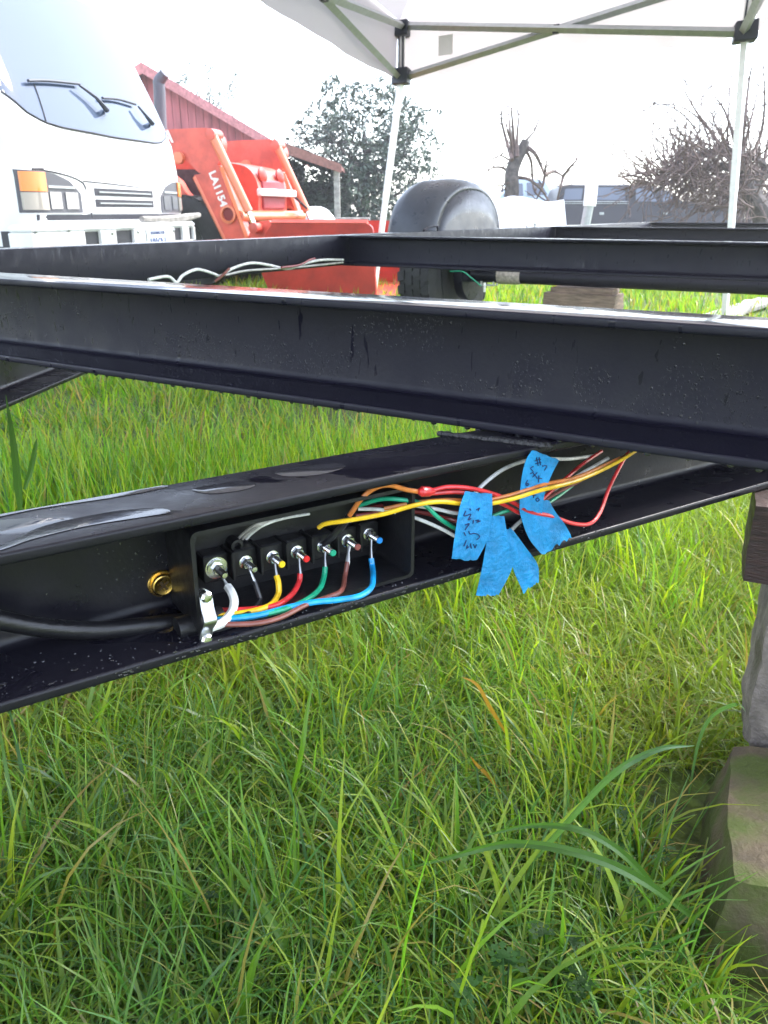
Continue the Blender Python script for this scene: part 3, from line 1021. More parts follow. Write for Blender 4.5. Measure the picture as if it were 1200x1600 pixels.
M_MOSS = stone_mat('mossy_concrete', (.105, .078, .044), (.060, .080, .010), .56)
M_PALE = stone_mat('pale_stone', (.185, .155, .140), (.10, .085, .06), .50, 14, .7)
M_DKWOOD = mat('dark_wet_wood', (.035, .018, .016), .55, var=.4, var_scale=30, stretch=(1, 1, 6), bump=.4, bump_scale=60, rough_var=.15)
SK = Frame((0, 0, 0), heading(112), heading(22))   # along the tongue / away from us
def skp(x, y, d):   # picture point on a plane facing us at distance d (forward)
    return on_y(x, y, d)
c_ = SK.loc(skp(1168, 855, .95))
zb_ = .432
m_ = MB(SK); rough_block(m_, (c_[0], c_[1], .325), (c_[0] + .13, c_[1] + .10, zb_), (6, 6, 5), .003, 14, 1, SK, .08)
wblk = tag(m_.build('wood_block', M_DKWOOD, origin=SK.w((c_[0] + .06, c_[1] + .05, .325)), ang=50), 'dark wet wood block wedged between the tongue and the pale stone', 'block')
c2_ = SK.loc(skp(1164, 1030, .90))
m_ = MB(SK); rough_block(m_, (c2_[0] + .016, c2_[1] - .01, .10), (c2_[0] + .20, c2_[1] + .17, .328), (16, 14, 16), .010, 11, 2, SK, .2)
tag(m_.build('stone_block', M_PALE, origin=SK.w((c2_[0] + .1, c2_[1] + .08, .115)), ang=60), 'pale weathered stone between the wood block and the mossy base', 'stone')
c3_ = SK.loc(skp(1105, 1330, .72))
m_ = MB(SK); rough_block(m_, (c3_[0] - .012, c3_[1] - .10, -.10), (c3_[0] + .34, c3_[1] + .22, .130), (24, 22, 18), .0075, 10, 4, SK, .15, (.16, .20))
tag(m_.build('stone_block', M_MOSS, origin=SK.w((c3_[0] + .15, c3_[1] + .05, -.05)), ang=60), 'broad brown mossy block at the bottom of the support stack in the grass', 'stone')

# ------------------------------------------------------------------ timber cribbing under the axle, boards in the grass
M_WOOD = mat('weathered_timber', (.20, .145, .11), .75, var=.35, var_scale=12, stretch=(1, 1, 8), bump=.3, bump_scale=60)
M_WOOD2 = mat('grey_board', (.30, .28, .26), .8, var=.35, var_scale=14, bump=.3, bump_scale=60)
a0 = AX.px(857, 465, 0.0)[0]; a1 = AX.px(968, 465, 0.0)[0]
labs = ['bottom timber of the cribbing stack under the axle', 'second timber up in the cribbing under the axle', 'brown timber of the cribbing visible below the crossbeam', 'thin packing board directly under the axle']
zz = 0.0
for k, (hh, x0, x1, dp) in enumerate(((.12, a0 - .05, a1 + .07, .12), (.12, a0 + .02, a1 + .02, .10), (.108, a0, a1, .09), (.030, a0 + .03, a1 - .02, .07))):
    m_ = MB(Frame(AX.w((0, 0, -HUB)), AX.ex, AX.ey))
    rough_block(m_, (x0, -dp, zz + .001), (x1, dp, zz + hh), (8, 4, 3), .004, 9, 20 + k, m_.fr, .04)
    zz += hh
    tag(m_.build('timber_block', M_WOOD, origin=m_.fr.w((x0, 0, zz - hh)), ang=50), labs[k], 'timber', 'cribbing under the axle')
for k, (pa, pb, wd, lb) in enumerate((((1128, 489), (1188, 470), .10, 'grey weathered board lying in the grass beyond the crossbeam'), ((1150, 489), (1166, 474), .045, 'narrow stick of timber lying across the grey board'))):
    A, B = on_z(*pa, .05 + .03 * k), on_z(*pb, .06 + .03 * k)
    d = (B - A).normalized()
    fr = Frame(A, d, d.cross(Vector((0, 0, 1))))
    m_ = MB(fr); rough_block(m_, (-.25, -wd, -.03), ((B - A).length + .3, wd, 0.0), (10, 3, 2), .004, 8, 40 + k, fr, .04)
    tag(m_.build('board', M_WOOD2, origin=fr.w((0, 0, -.03)), ang=50), lb, 'board')

# ------------------------------------------------------------------ grass
grm = bpy.data.materials.new('wet_grass')
grm.use_nodes = True
N, L = grm.node_tree.nodes, grm.node_tree.links
bs = N['Principled BSDF']
out = N['Material Output']
at = N.new('ShaderNodeVertexColor'); at.layer_name = 'blade'
L.new(at.outputs['Color'], bs.inputs['Base Color'])
bs.inputs['Roughness'].default_value = .34
bs.inputs['Specular IOR Level'].default_value = .5
tr = N.new('ShaderNodeBsdfTranslucent')
br = N.new('ShaderNodeMix'); br.data_type = 'RGBA'; br.blend_type = 'MULTIPLY'; br.inputs['Factor'].default_value = 1
L.new(at.outputs['Color'], br.inputs['A']); br.inputs['B'].default_value = (1.3, 1.5, .6, 1)
L.new(br.outputs['Result'], tr.inputs['Color'])
mxs = N.new('ShaderNodeMixShader'); mxs.inputs['Fac'].default_value = .46
L.new(bs.outputs['BSDF'], mxs.inputs[1]); L.new(tr.outputs['BSDF'], mxs.inputs[2]); L.new(mxs.outputs['Shader'], out.inputs['Surface'])


def blades(x, y, yaw, h, w, th0, th1, col, segs, twist=None, z0=None):
    """numpy strips: th0 start lean from upright, th1 added bend along the blade"""
    n = len(x)
    dx, dy = np.sin(yaw), np.cos(yaw)
    tw = nrg.uniform(-.9, .9, n) if twist is None else twist
    px, py = np.cos(yaw + tw), -np.sin(yaw + tw)
    X, Y, Z = x.copy(), y.copy(), (np.zeros(n) if z0 is None else z0.copy())
    V, C = [], []
    sl = h / segs
    for j in range(segs + 1):
        t = j / segs
        ww = w * (0.55 + .45 * min(1, t * 4)) * (1 - t ** 2.2) * .5 + .00025
        V.append(np.stack([X - px * ww, Y - py * ww, Z], 1)); V.append(np.stack([X + px * ww, Y + py * ww, Z], 1))
        C.append(col); C.append(col)
        th = th0 + th1 * (t + .5 / segs) ** 1.4
        X = X + np.sin(th) * dx * sl; Y = Y + np.sin(th) * dy * sl
        Z = np.maximum(Z + np.cos(th) * sl, .006)
    k = 2 * (segs + 1)
    V = np.stack(V, 1).reshape(-1, 3); C = np.stack(C, 1).reshape(-1, 3)
    base = (np.arange(n) * k)[:, None, None]
    q = np.array([[2 * j, 2 * j + 1, 2 * j + 3, 2 * j + 2] for j in range(segs)])[None]
    Fc = (base + q).reshape(-1, 4)
    return V, C, Fc


def grass_object(name, parts, label):
    V = np.concatenate([p[0] for p in parts]); C = np.concatenate([p[1] for p in parts])
    Fs, o = [], 0
    for p in parts:
        Fs.append(p[2] + o); o += len(p[0])
    Fc = np.concatenate(Fs)
    me = bpy.data.meshes.new(name)
    me.vertices.add(len(V)); me.vertices.foreach_set('co', V.astype(np.float32).ravel())
    me.loops.add(len(Fc) * 4); me.loops.foreach_set('vertex_index', Fc.astype(np.int32).ravel())
    me.polygons.add(len(Fc)); me.polygons.foreach_set('loop_start', (np.arange(len(Fc)) * 4).astype(np.int32))
    me.update(calc_edges=True)
    ca = me.color_attributes.new('blade', 'FLOAT_COLOR', 'POINT')
    ca.data.foreach_set('color', np.concatenate([np.clip(C, 0, 1), np.ones((len(C), 1))], 1).astype(np.float32).ravel())
    me.shade_smooth()
    me.materials.append(grm)
    ob = bpy.data.objects.new(name, me)
    COL.objects.link(ob)
    OFF[ob.name] = Vector((0, 0, 0))
    ob['kind'] = 'stuff'; ob['label'] = label; ob['category'] = 'grass'
    return ob


G_YEL = np.array([.270, .335, .026]); G_MID = np.array([.140, .280, .020]); G_BLU = np.array([.068, .170, .040]); G_STRAW = np.array([.36, .25, .075])


def tint(n, f_y, f_b, f_s):
    u = nrg.random(n)
    c = np.where((u < f_y)[:, None], G_YEL, np.where((u < f_y + f_b)[:, None], G_BLU, np.where((u < f_y + f_b + f_s)[:, None], G_STRAW, G_MID)))
    return c * nrg.uniform(.65, 1.3, n)[:, None] * nrg.uniform(.9, 1.1, (n, 3))


def clumped(n, box, per=26, spread=.05):
    """bases in tufts: returns x, y, outward yaw, tuft id randoms"""
    m = max(1, n // per)
    cx, cy = nrg.uniform(box[0], box[1], m), nrg.uniform(box[2], box[3], m)
    lean = nrg.uniform(0, 2 * np.pi, m); ht = nrg.uniform(.6, 1.35, m); ye = nrg.random(m)
    k = nrg.integers(0, m, n)
    ox, oy = nrg.normal(0, spread, n), nrg.normal(0, spread, n)
    yaw = np.arctan2(ox, oy) + nrg.normal(0, .6, n)
    pick = nrg.random(n) < .55
    yaw = np.where(pick, lean[k] + nrg.normal(0, .5, n), yaw)
    return cx[k] + ox, cy[k] + oy, yaw, ht[k], ye[k]


def in_view(x, y, lim=.62, near=.1):
    return (np.abs(x) < lim * np.maximum(y, near) + .55)


parts = []
# matted short growth, close
for (n, box, hr, wr, th, seg) in (
    (165000, (-1.6, 1.6, .25, 2.3), (.04, .14), (.0014, .0036), (1.05, 2.2), 4),
    (6500, (-1.6, 1.6, .25, 2.3), (.09, .19), (.0028, .0058), (.35, 1.2), 5),
    (2600, (-1.5, 1.5, .25, 1.6), (.10, .20), (.0045, .0075), (.7, 1.7), 6),
):
    x, y, yaw, ht, ye = clumped(n, box)
    k = in_view(x, y) & ~((x > .345) & (y > .50) & (y < .98) & (x < .8))
    x, y, yaw, ht, ye = x[k], y[k], yaw[k], ht[k], ye[k]
    n = len(x)
    h = nrg.uniform(*hr, n) * ht
    c = tint(n, .34, .24, .05)
    # near shade put into blade colour: tufts nearer to us deeper green, far ones yellower
    mixv = np.clip((y - .7) / 1.3, 0, 1) * .55 + (ye - .5) * .35
    c = c * (1 - np.clip(mixv, 0, .6))[:, None] + G_YEL * np.clip(mixv, 0, .6)[:, None] * nrg.uniform(.8, 1.2, n)[:, None]
    # patches of different sward: sparse yellow thatch, dark rank growth
    pa = np.sin(3.3 * x + 1.7 * y + .6) * np.sin(4.1 * y - 2.3 * x + 1.1) + .55 * np.sin(9.1 * x - 5.2 * y) * np.sin(7.7 * y + 3.1 * x + 2)
    fy = np.clip((pa - .25) * .8, 0, .45)[:, None]; fb = np.clip((-pa - .25) * .7, 0, .4)[:, None]
    c = c * (1 - fy) + (G_YEL * .8 + G_STRAW * .2) * fy * nrg.uniform(.8, 1.2, n)[:, None]
    fb = np.clip(fb + np.clip((.80 - y) * .7, 0, .25)[:, None], 0, .6)  # closest blades darkened further, painting in the shade at our feet
    c = c * (1 - fb) + G_BLU * fb * nrg.uniform(.75, 1.25, n)[:, None]
    h = h * (1 - .35 * fy[:, 0]) * (1 + .15 * fb[:, 0])
    dead = nrg.random(n) < .05 * (fy[:, 0] > .1)
    c[dead] = G_STRAW * nrg.uniform(.6, 1.2, dead.sum())[:, None]
    parts.append(blades(x, y, yaw, h, nrg.uniform(*wr, n), nrg.uniform(.0, th[0], n), nrg.uniform(.2, th[1], n), c, seg))
# tall soft strip along the shaded side of the tongue
n = 5200
bx = nrg.uniform(-1.25, .45, n); by = nrg.uniform(1.75, 2.35, n) + bx * .15
parts.append(blades(bx, by, nrg.uniform(0, 2 * np.pi, n), nrg.uniform(.14, .27, n), nrg.uniform(.003, .006, n), nrg.uniform(0, .25, n), nrg.uniform(.1, .7, n), tint(n, .4, .1, .02) * 1.15, 5))
grass_object('near_grass', parts, 'wet green grass growing thick in front of and under the tongue')

parts = []
for (n, box, hr, wr, th, seg) in (
    (70000, (-4.2, 4.2, 2.2, 6.0), (.05, .14), (.004, .008), (.4, 1.6), 3),
    (60000, (-8, 8, 5.8, 12.5), (.05, .15), (.007, .014), (.3, 1.2), 3),
    (30000, (-16, 16, 12.3, 28), (.06, .16), (.016, .03), (.3, 1.0), 2),
):
    x, y, yaw, ht, ye = clumped(n, box, 30, .09)
    k = in_view(x, y)
    x, y, yaw, ht, ye = x[k], y[k], yaw[k], ht[k], ye[k]
    n = len(x)
    c = tint(n, .46, .12, .10) * 1.05
    parts.append(blades(x, y, yaw, nrg.uniform(*hr, n) * ht, nrg.uniform(*wr, n), nrg.uniform(0, th[0], n), nrg.uniform(.2, th[1], n), c, seg))
grass_object('far_grass', parts, 'yellowish short grass of the field beyond the tongue')


# the broad single blades that stand out near the lens
def long_blade(px_pts, w, col, label, r=.25):
    P = catmull([on_y(x, y, d) for x, y, d in px_pts], 6)
    m = MB()
    rows = []
    n = len(P)
    for i, p in enumerate(P):
        d = (P[min(i + 1, n - 1)] - P[max(0, i - 1)]).normalized()
        view = (EYE - p).normalized()
        side = d.cross(Vector((r, -.8, .55)).normalized()).normalized()
        t = i / (n - 1)
        ww = w * .5 * min(1, .5 + t * 2) * (1 - t ** 3) + .0003
        nn = side.cross(d).normalized() * ww * .35
        rows.append([p - side * ww + nn, p, p + side * ww + nn])
    m.grid(rows)
    me_o = m.build('grass_blade', None, origin=P[0])
    ca = me_o.data.color_attributes.new('blade', 'FLOAT_COLOR', 'POINT')
    ca.data.foreach_set('color', np.tile(np.array([*col, 1.0], dtype=np.float32), len(me_o.data.vertices)))
    me_o.data.materials.append(grm)
    tag(me_o, label, 'grass blade', 'broad grass blades standing out of the sward')


BL = (.075, .150, .055); GN = (.11, .22, .018); DK = (.060, .135, .025); ST = (.42, .22, .03)
long_blade([(800, 1375, .74), (862, 1310, .70), (950, 1215, .66), (1025, 1172, .66), (1085, 1165, .68)], .0085, BL, 'broad bluish grass blade arching right towards the stone stack')
long_blade([(1075, 1245, .86), (1090, 1160, .80), (1112, 1118, .78), (1150, 1100, .76), (1165, 1112, .74)], .007, BL, 'bluish grass blade bent over beside the pale stone')
long_blade([(1130, 1470, .66), (1010, 1380, .64), (910, 1335, .64), (800, 1318, .66), (700, 1340, .68), (625, 1360, .7)], .009, DK, 'long dark grass blade arching left across the foreground')
long_blade([(1060, 1440, .68), (990, 1350, .66), (915, 1300, .66), (830, 1290, .68), (740, 1310, .70)], .0075, DK, 'second dark blade arching left just above the longest one')
long_blade([(470, 1560, .62), (452, 1500, .62), (425, 1440, .64), (375, 1370, .68), (325, 1300, .74)], .008, GN, 'straight bright grass blade leaning left in the lower middle')
long_blade([(365, 1640, .55), (382, 1565, .56), (395, 1510, .57), (412, 1470, .58)], .009, GN, 'thick bright blade rising from the lower edge of the picture')
long_blade([(468, 1470, .70), (464, 1400, .70), (460, 1330, .72), (459, 1245, .74)], .005, GN, 'upright pale grass blade left of the centre foreground')
long_blade([(455, 1240, .85), (470, 1180, .84), (480, 1110, .86), (493, 1040, .88)], .006, GN, 'tall upright grass blade just below the tongue')
long_blade([(32, 800, 1.4), (27, 745, 1.4), (20, 685, 1.4), (9, 617, 1.4)], .014, DK, 'tall dark grass stalk at the left between tongue and crossbeam')
long_blade([(38, 765, 1.5), (48, 735, 1.5), (55, 700, 1.5), (58, 685, 1.5)], .010, DK, 'short dark grass stalk beside the tall one at the left')
long_blade([(790, 1145, .95), (765, 1105, .94), (745, 1070, .94), (722, 1058, .94)], .0055, ST, 'orange dead blade curving in the grass right of centre')
long_blade([(640, 1560, .68), (665, 1500, .70), (690, 1445, .72), (702, 1415, .74)], .0045, ST, 'orange dead blade leaning right near the lower centre')
long_blade([(782, 1240, .88), (765, 1215, .88), (745, 1195, .88), (735, 1182, .88)], .005, ST, 'short orange dead blade above the dark arching blades')


# small cut-leaved weeds
def weed(x, y, z, size, seed, label):
    rr = random.Random(seed)
    c = on_z(x, y, z)
    root = thing('weed_plant', (c.x, c.y, 0), label, 'weed', 'small weeds in the grass')
    col = (.035, .095, .022)
    for k in range(rr.randint(4, 6)):
        a = rr.uniform(0, 6.28); l = size * rr.uniform(.7, 1.3)
        tip = Vector((c.x + math.sin(a) * l, c.y + math.cos(a) * l, z + rr.uniform(-.01, .02)))
        m = MB(); m.tube([(c.x, c.y, .0), (c.x + math.sin(a) * l * .5, c.y + math.cos(a) * l * .5, z * .8), tip], .0008, 4, smooth=3)
        lobes = 7
        for q in range(lobes):
            b = a + (q - 3) * .62
            d = Vector((math.sin(b), math.cos(b), rr.uniform(-.1, .15)))
            sd = Vector((d.y, -d.x, 0))
            ll = size * .5 * rr.uniform(.8, 1.15)
            for (f0, f1, ww) in ((0, .6, .16), (.45, 1.0, .24)):
                p0, p1 = tip + d * ll * f0, tip + d * ll * f1
                mid = (p0 + p1) / 2 + Vector((0, 0, .0015))
                m.add([p0, mid + sd * ll * ww, p1, mid - sd * ll * ww], [(0, 1, 2, 3)])
        o = m.build('leaf', None, root)
        ca = o.data.color_attributes.new('blade', 'FLOAT_COLOR', 'POINT')
        kk = rr.uniform(.8, 1.4)
        ca.data.foreach_set('color', np.tile(np.array([col[0] * kk, col[1] * kk, col[2] * kk, 1.0], dtype=np.float32), len(o.data.vertices)))
        o.data.materials.append(grm)


for k, (x, y, z, s, lb) in enumerate(((1010, 1310, .07, .028, 'cut-leaved weed left of the mossy block'), (860, 1505, .06, .030, 'pale cut-leaved weed in the lower right grass'), (335, 1445, .06, .022, 'small cut-leaved weed in the lower left grass'),
                                      (790, 1575, .08, .034, 'cut-leaved weed at the bottom edge right of centre'), (960, 1395, .06, .026, 'cut-leaved weed under the long dark blades'))):
    weed(x, y, z, s, 60 + k, lb)
# ------------------------------------------------------------------ loose wires on the side rail
for k, (mt_, r_, pts, lb) in enumerate((
    (W_WHITE, .005, [(232, 437, .05), (262, 432, .05), (276, 441, .06), (286, 430, .06), (308, 421, .05), (332, 427, .04), (345, 431, .04), (362, 420, .03), (392, 411, .03), (420, 414, .03), (450, 420, .03), (478, 411, .03), (505, 406, .03), (536, 406, .03)], 'pale wire lying in loops along the side rail'),
    (W_GREY, .004, [(352, 430, .06), (385, 423, .05), (430, 420, .04), (480, 416, .04), (536, 410, .04)], 'thin grey wire beside the looped pale wire on the side rail'),
    (W_BROWN, .005, [(336, 440, .05), (348, 430, .06), (358, 420, .05)], 'short brown wire end crossing the pale wire on the side rail'),
    (W_DKRED, .004, [(440, 418, .06), (468, 414, .05), (484, 406, .04), (492, 404, .04)], 'short red wire end near the rail corner'))):
    m_ = MB(RL)
    P = [RL.px(x, y, w) for x, y, w in pts]
    m_.tube(P, r_, 8, smooth=5)
    tag(m_.build('loose_wire', mt_, origin=RL.w(P[0])), lb, 'wire', 'loose wires on the side rail')

# ------------------------------------------------------------------ pop-up canopy
M_LEG = mat('white_steel', (.86, .86, .86), .4, var=.06)
M_BAR = mat('grey_aluminium', (.40, .42, .43), .42, metal=.3, var=.08)
M_BRACKET = mat('dark_bracket', (.035, .04, .055), .5)
clm = bpy.data.materials.new('canopy_cloth'); clm.use_nodes = True
N, L = clm.node_tree.nodes, clm.node_tree.links
bs = N['Principled BSDF']; bs.inputs['Base Color'].default_value = (.55, .515, .515, 1); bs.inputs['Roughness'].default_value = .7
tr = N.new('ShaderNodeBsdfTranslucent'); tr.inputs['Color'].default_value = (.52, .475, .47, 1)
mx = N.new('ShaderNodeMixShader'); mx.inputs['Fac'].default_value = .40
nz = N.new('ShaderNodeTexNoise'); nz.inputs['Scale'].default_value = 4
bpn = N.new('ShaderNodeBump'); bpn.inputs['Strength'].default_value = .3; bpn.inputs['Distance'].default_value = .05
L.new(nz.outputs['Fac'], bpn.inputs['Height']); L.new(bpn.outputs['Normal'], bs.inputs['Normal'])
L.new(bs.outputs['BSDF'], mx.inputs[1]); L.new(tr.outputs['BSDF'], mx.inputs[2]); L.new(mx.outputs['Shader'], N['Material Output'].inputs['Surface'])

ZS, ZE = 1.83, 2.19
cA, cB = on_z(627, 120, ZS), on_z(1165, 50, ZS + .07)
ab = (cB - cA)
CW = ab.length
CN = Frame((cA.x, cA.y, 0), ab, heading(195.5))
CLEN = 7.6  # drawn out unseen past the camera to shade the near grass
can = thing('pop_up_canopy', CN.w((CW / 2, CLEN / 2, 0)), 'white pop-up canopy on grey scissor frame sheltering the trailer', 'canopy')
lean = Vector((-.25, .02, 0))
for (u, v) in ((0, 0), (CW, 0), (0, CLEN), (CW, CLEN)):
    top = CN.w((u, v, ZE + .03)); sl = CN.w((u, v, ZS)); bot = CN.w((u, v, 0)) + (lean if u == 0 else Vector((.14, 0, 0))); bot.z = 0
    mid = sl.lerp(bot, .52)
    m_ = MB(); m_.tube([top, sl, mid], .030, 4, cap=True); leg = m_.build('leg', M_LEG, can, smooth=False)
    m_ = MB(); m_.tube([mid, bot], .027, 4); m_.build('inner_leg', M_LEG, leg, smooth=False)
    m_ = MB(); m_.box((u - .07, v - .07, ZE - .07), (u + .07, v + .07, ZE + .04), .008, CN)
    m_.build('top_bracket', M_BRACKET, can)
    m_ = MB(); m_.box((u - .075, v - .075, ZS - .06), (u + .075, v + .075, ZS + .06), .008, CN); m_.build('slider_bracket', M_BRACKET, can)
    m_ = MB(); m_.box((u - .024, v - .024, ZS + .05), (u - .012, v + .026, ZE - .05), .002, CN); m_.box((u + .012, v - .024, ZS + .05), (u + .024, v + .026, ZE - .05), .002, CN)
    m_.build('leg_rail', M_BRACKET, can)
def cbar(a, b, off):
    m = MB(CN); a = Vector(a) + Vector(off); b = Vector(b) + Vector(off)
    m.tube([a, b], .033, 4, flat=.9); m.build('scissor_bar', M_BAR, can, smooth=False)
def pivot(p):
    m = MB(CN); p = Vector(p); m.box(p - Vector((.028, .028, .03)), p + Vector((.028, .028, .03)), .006); m.build('pivot_block', M_BRACKET, can)
for v in (0, CLEN):
    cbar((.04, v, ZE), (CW - .04, v, ZS), (0, .018, 0)); cbar((.04, v, ZS), (CW - .04, v, ZE), (0, -.018, 0))
    pivot((CW / 2, v, (ZE + ZS) / 2))
for u in (0, CW):
    for k in range(2):
        v0, v1 = CLEN / 2 * k + .04, CLEN / 2 * (k + 1) - .04
        cbar((u, v0, ZE), (u, v1, ZS), (.018, 0, 0)); cbar((u, v0, ZS), (u, v1, ZE), (-.018, 0, 0))
        pivot((u, (v0 + v1) / 2, (ZE + ZS) / 2))
# cloth roof and valance
zr = 2.95
roof = MB(CN)
e = .03
pts = [(-e, -e, ZE + .05), (CW + e, -e, ZE + .05), (CW + e, CLEN + e, ZE + .05), (-e, CLEN + e, ZE + .05)]
r1, r2 = (CW / 2, CLEN * .28, zr), (CW / 2, CLEN * .72, zr)
def sheet(a, b, c, d, n=10, sag=.03):
    rows = []
    for i in range(n + 1):
        t = i / n
        p, q = Vector(a).lerp(Vector(d), t), Vector(b).lerp(Vector(c), t)
        rows.append([p.lerp(q, k / n) - Vector((0, 0, sag * math.sin(math.pi * t) * math.sin(math.pi * k / n))) for k in range(n + 1)])
    roof.grid(rows)
sheet(pts[0], pts[1], r1, r1); sheet(pts[1], pts[2], r2, r1); sheet(pts[2], pts[3], r2, r2); sheet(pts[3], pts[0], r1, r2)
roof.build('roof_cloth', clm, can)
for (a, b, nrm) in ((pts[0], pts[1], (0, -1)), (pts[1], pts[2], (1, 0)), (pts[2], pts[3], (0, 1)), (pts[3], pts[0], (-1, 0))):
    m_ = MB(CN); rows = []
    for i in range(9):
        t = i / 8; row = []
        for k in range(41):
            s = k / 40
            p = Vector(a).lerp(Vector(b), s)
            wv = .012 * math.sin(s * 31) * t + .006 * math.sin(s * 77 + 1) * t
            zb = ZE + .05 - t * (.42 + .018 * math.sin(s * 9 + .5))
            row.append((p.x + nrm[0] * (.012 + wv + .02 * t), p.y + nrm[1] * (.012 + wv + .02 * t), zb))
        rows.append(row)
    m_.grid(rows); m_.build('valance', clm, can, ang=60)
m_ = MB(CN)
pa = CN.px(684, 84, -.02); pb = CN.px(709, 84, -.02)
m_.box((pa[0], -.036, ZS + .12), (pb[0], -.033, ZS + .26)); m_.build('cloth_patch', mat('patch_cloth', (.78, .75, .75), .7), can, smooth=False)

# lone post beyond the trailer
P0 = on_y(918, 345, 9.0)
post = thing('white_post', (P0.x, P0.y, 0), 'white post with grey sleeve standing just in front of the dark pickup', 'post')
tp_ = on_y(934, 190, 9.0)
lo_ = Vector((P0.x - .10, 9.0, 0)); bm_ = on_y(921, 322, 9.0)
m_ = MB(); m_.tube([bm_, tp_], .066, 10); m_.build('upper_tube', M_LEG, post)
m_ = MB(); m_.tube([lo_, bm_ + (tp_ - bm_) * .05], .05, 10); m_.build('lower_sleeve', M_BAR, post)

# ------------------------------------------------------------------ truck
M_WHITE = mat('white_truck_paint', (.74, .745, .76), .3, coat=.4, var=.07, var_scale=3)
M_GLASS = mat('windscreen_glass', (.075, .10, .155), .05, spec=.6)
M_DARK = mat('dark_trim', (.03, .03, .04), .45)
M_SEAM = mat('panel_gap', (.06, .06, .07), .7)
M_AMBER = mat('amber_lens', (.75, .20, .02), .15, coat=.6)
M_CLEAR = mat('clear_lens', (.30, .28, .25), .1, coat=.6)
M_LAMP = mat('headlamp_reflector', (.30, .31, .33), .12, metal=.5)
M_BEZEL = mat('lamp_bezel', (.085, .085, .10), .4)
M_WIPER = mat('wiper_grey', (.07, .075, .095), .5)
TRO = Vector((-1.885, 4.60, 0))
TR = Frame(TRO, heading(11.5), heading(101.5))
WT, CR = 2.04, .15
ZL = [.60, .76, 1.0, 1.23, 1.42, 1.80, 2.12, 2.25, 2.31]
FY = [-.02, 0, 0, -.03, -.10, -.27, -.43, -.55, -.80]
IN = [0, 0, 0, .005, .02, .06, .10, .14, .24]
lin = lambda z, T: float(np.interp(z, ZL, T))
def yfront(x, z):
    i = lin(z, IN); d = min(x - i, WT - i - x)
    y = lin(z, FY) - .05 * (2 * x / WT - 1) ** 2
    if d < CR:
        d = max(d, 0.0)
        y -= CR - math.sqrt(max(0, CR * CR - (CR - d) ** 2))
    return y
def tp(x, y, off=0.0):
    """picture point on the cab front, pushed out by off"""
    w = 0.0
    for _ in range(8):
        p = TR.px(x, y, w + off)
        w = yfront(min(max(p[0], .0), WT), min(max(p[2], .6), 2.3))
    p[1] = w + off
    return p
truck = thing('box_truck', TR.w((1, -2, 0)), 'white cab-over truck parked beside the canopy, headlights facing right', 'truck')
XS = [0, .006, .02, .045, .08, .12, .17, .3, .5, .75, 1.0]
XS = XS + [WT - x for x in XS[:-1][::-1]]
rows = []
for z in np.concatenate([np.linspace(.60, 1.23, 8), np.linspace(1.3, 2.31, 14)]):
    i = lin(z, IN)
    xs = [i + x * (WT - 2 * i) / WT for x in XS]
    row = [(i, -1.75, z), (i, -1.0, z)] + [(x, yfront(x, z), z) for x in xs] + [(WT - i, -1.0, z), (WT - i, -1.75, z)]
    rows.append(row)
m_ = MB(TR); m_.grid(rows)
m_.add([p for p in rows[-1]], [tuple(range(len(rows[-1])))])
m_.add([r[0] for r in rows] + [r[-1] for r in rows[::-1]], [tuple(range(2 * len(rows)))])
cab = m_.build('cab', M_WHITE, truck, ang=40)
def patch(x0, x1, zb, zt, off, name, mt, parent, nx=14, nz=8):
    rows = []
    fzb = zb if callable(zb) else (lambda x: zb)
    fzt = zt if callable(zt) else (lambda x: zt)
    for j in range(nz + 1):
        row = []
        for k in range(nx + 1):
            x = x0 + (x1 - x0) * k / nx
            z = fzb(x) + (fzt(x) - fzb(x)) * j / nz
            xx = min(max(x, lin(z, IN) + 1e-4), WT - lin(z, IN) - 1e-4)
            row.append((xx, yfront(xx, z) + off, z))
        rows.append(row)
    m = MB(TR); m.grid(rows)
    m.grid([[(p[0], p[1] - off - .01, p[2]) for p in rows[0]], rows[0]]); m.grid([rows[-1], [(p[0], p[1] - off - .01, p[2]) for p in rows[-1]]])
    m.grid([[r[0], (r[0][0], r[0][1] - off - .01, r[0][2])] for r in rows]); m.grid([[r[-1], (r[-1][0], r[-1][1] - off - .01, r[-1][2])] for r in rows])
    return m.build(name, mt, parent, ang=40)
wz = lambda x: float(np.interp(min(x, WT - x), [0, .05, .10, .18, .30, .45, 1.06], [1.46, 1.42, 1.36, 1.29, 1.25, 1.235, 1.225]))
ws_ = patch(.075, WT - .075, wz, 2.08, .004, 'windscreen', M_GLASS, truck, 30, 12)
def seam(pts, r=.004, name='panel_gap', mt=None, parent=None, off=.001):
    m = MB(TR); m.tube([tp(x, y, off) for x, y in pts], r, 5, smooth=4); return m.build(name, mt or M_SEAM, parent or cab)
m_ = MB(TR); m_.tube([(x, yfront(x, wz(x)) + .004, wz(x) - .004) for x in np.linspace(.085, WT - .085, 40)], .006, 5); m_.build('screen_seal', M_DARK, ws_)
seam([(53, 131), (60, 150), (67, 172), (72, 189)], .004, parent=ws_, off=.006)
seam([(130, 283), (170, 287), (210, 292), (247, 297)])
seam([(26, 264), (50, 264), (80, 268), (108, 275), (124, 282), (132, 290), (139, 312), (144, 340)], .005)
m_ = MB(TR)
m_.tube([Vector((lin(z, IN) - .002, -.24 - .10 * (1.4 - z), z)) for z in np.linspace(.62, 2.1, 14)], .005, 5); m_.build('door_gap', M_SEAM, cab)
m_ = MB(TR); m_.tube([Vector((-.001, y, 1.0)) for y in np.linspace(-.24, -1.7, 5)], .004, 5); m_.build('door_gap', M_SEAM, cab)
m_ = MB(TR)
for r_ in rows[8:]: pass
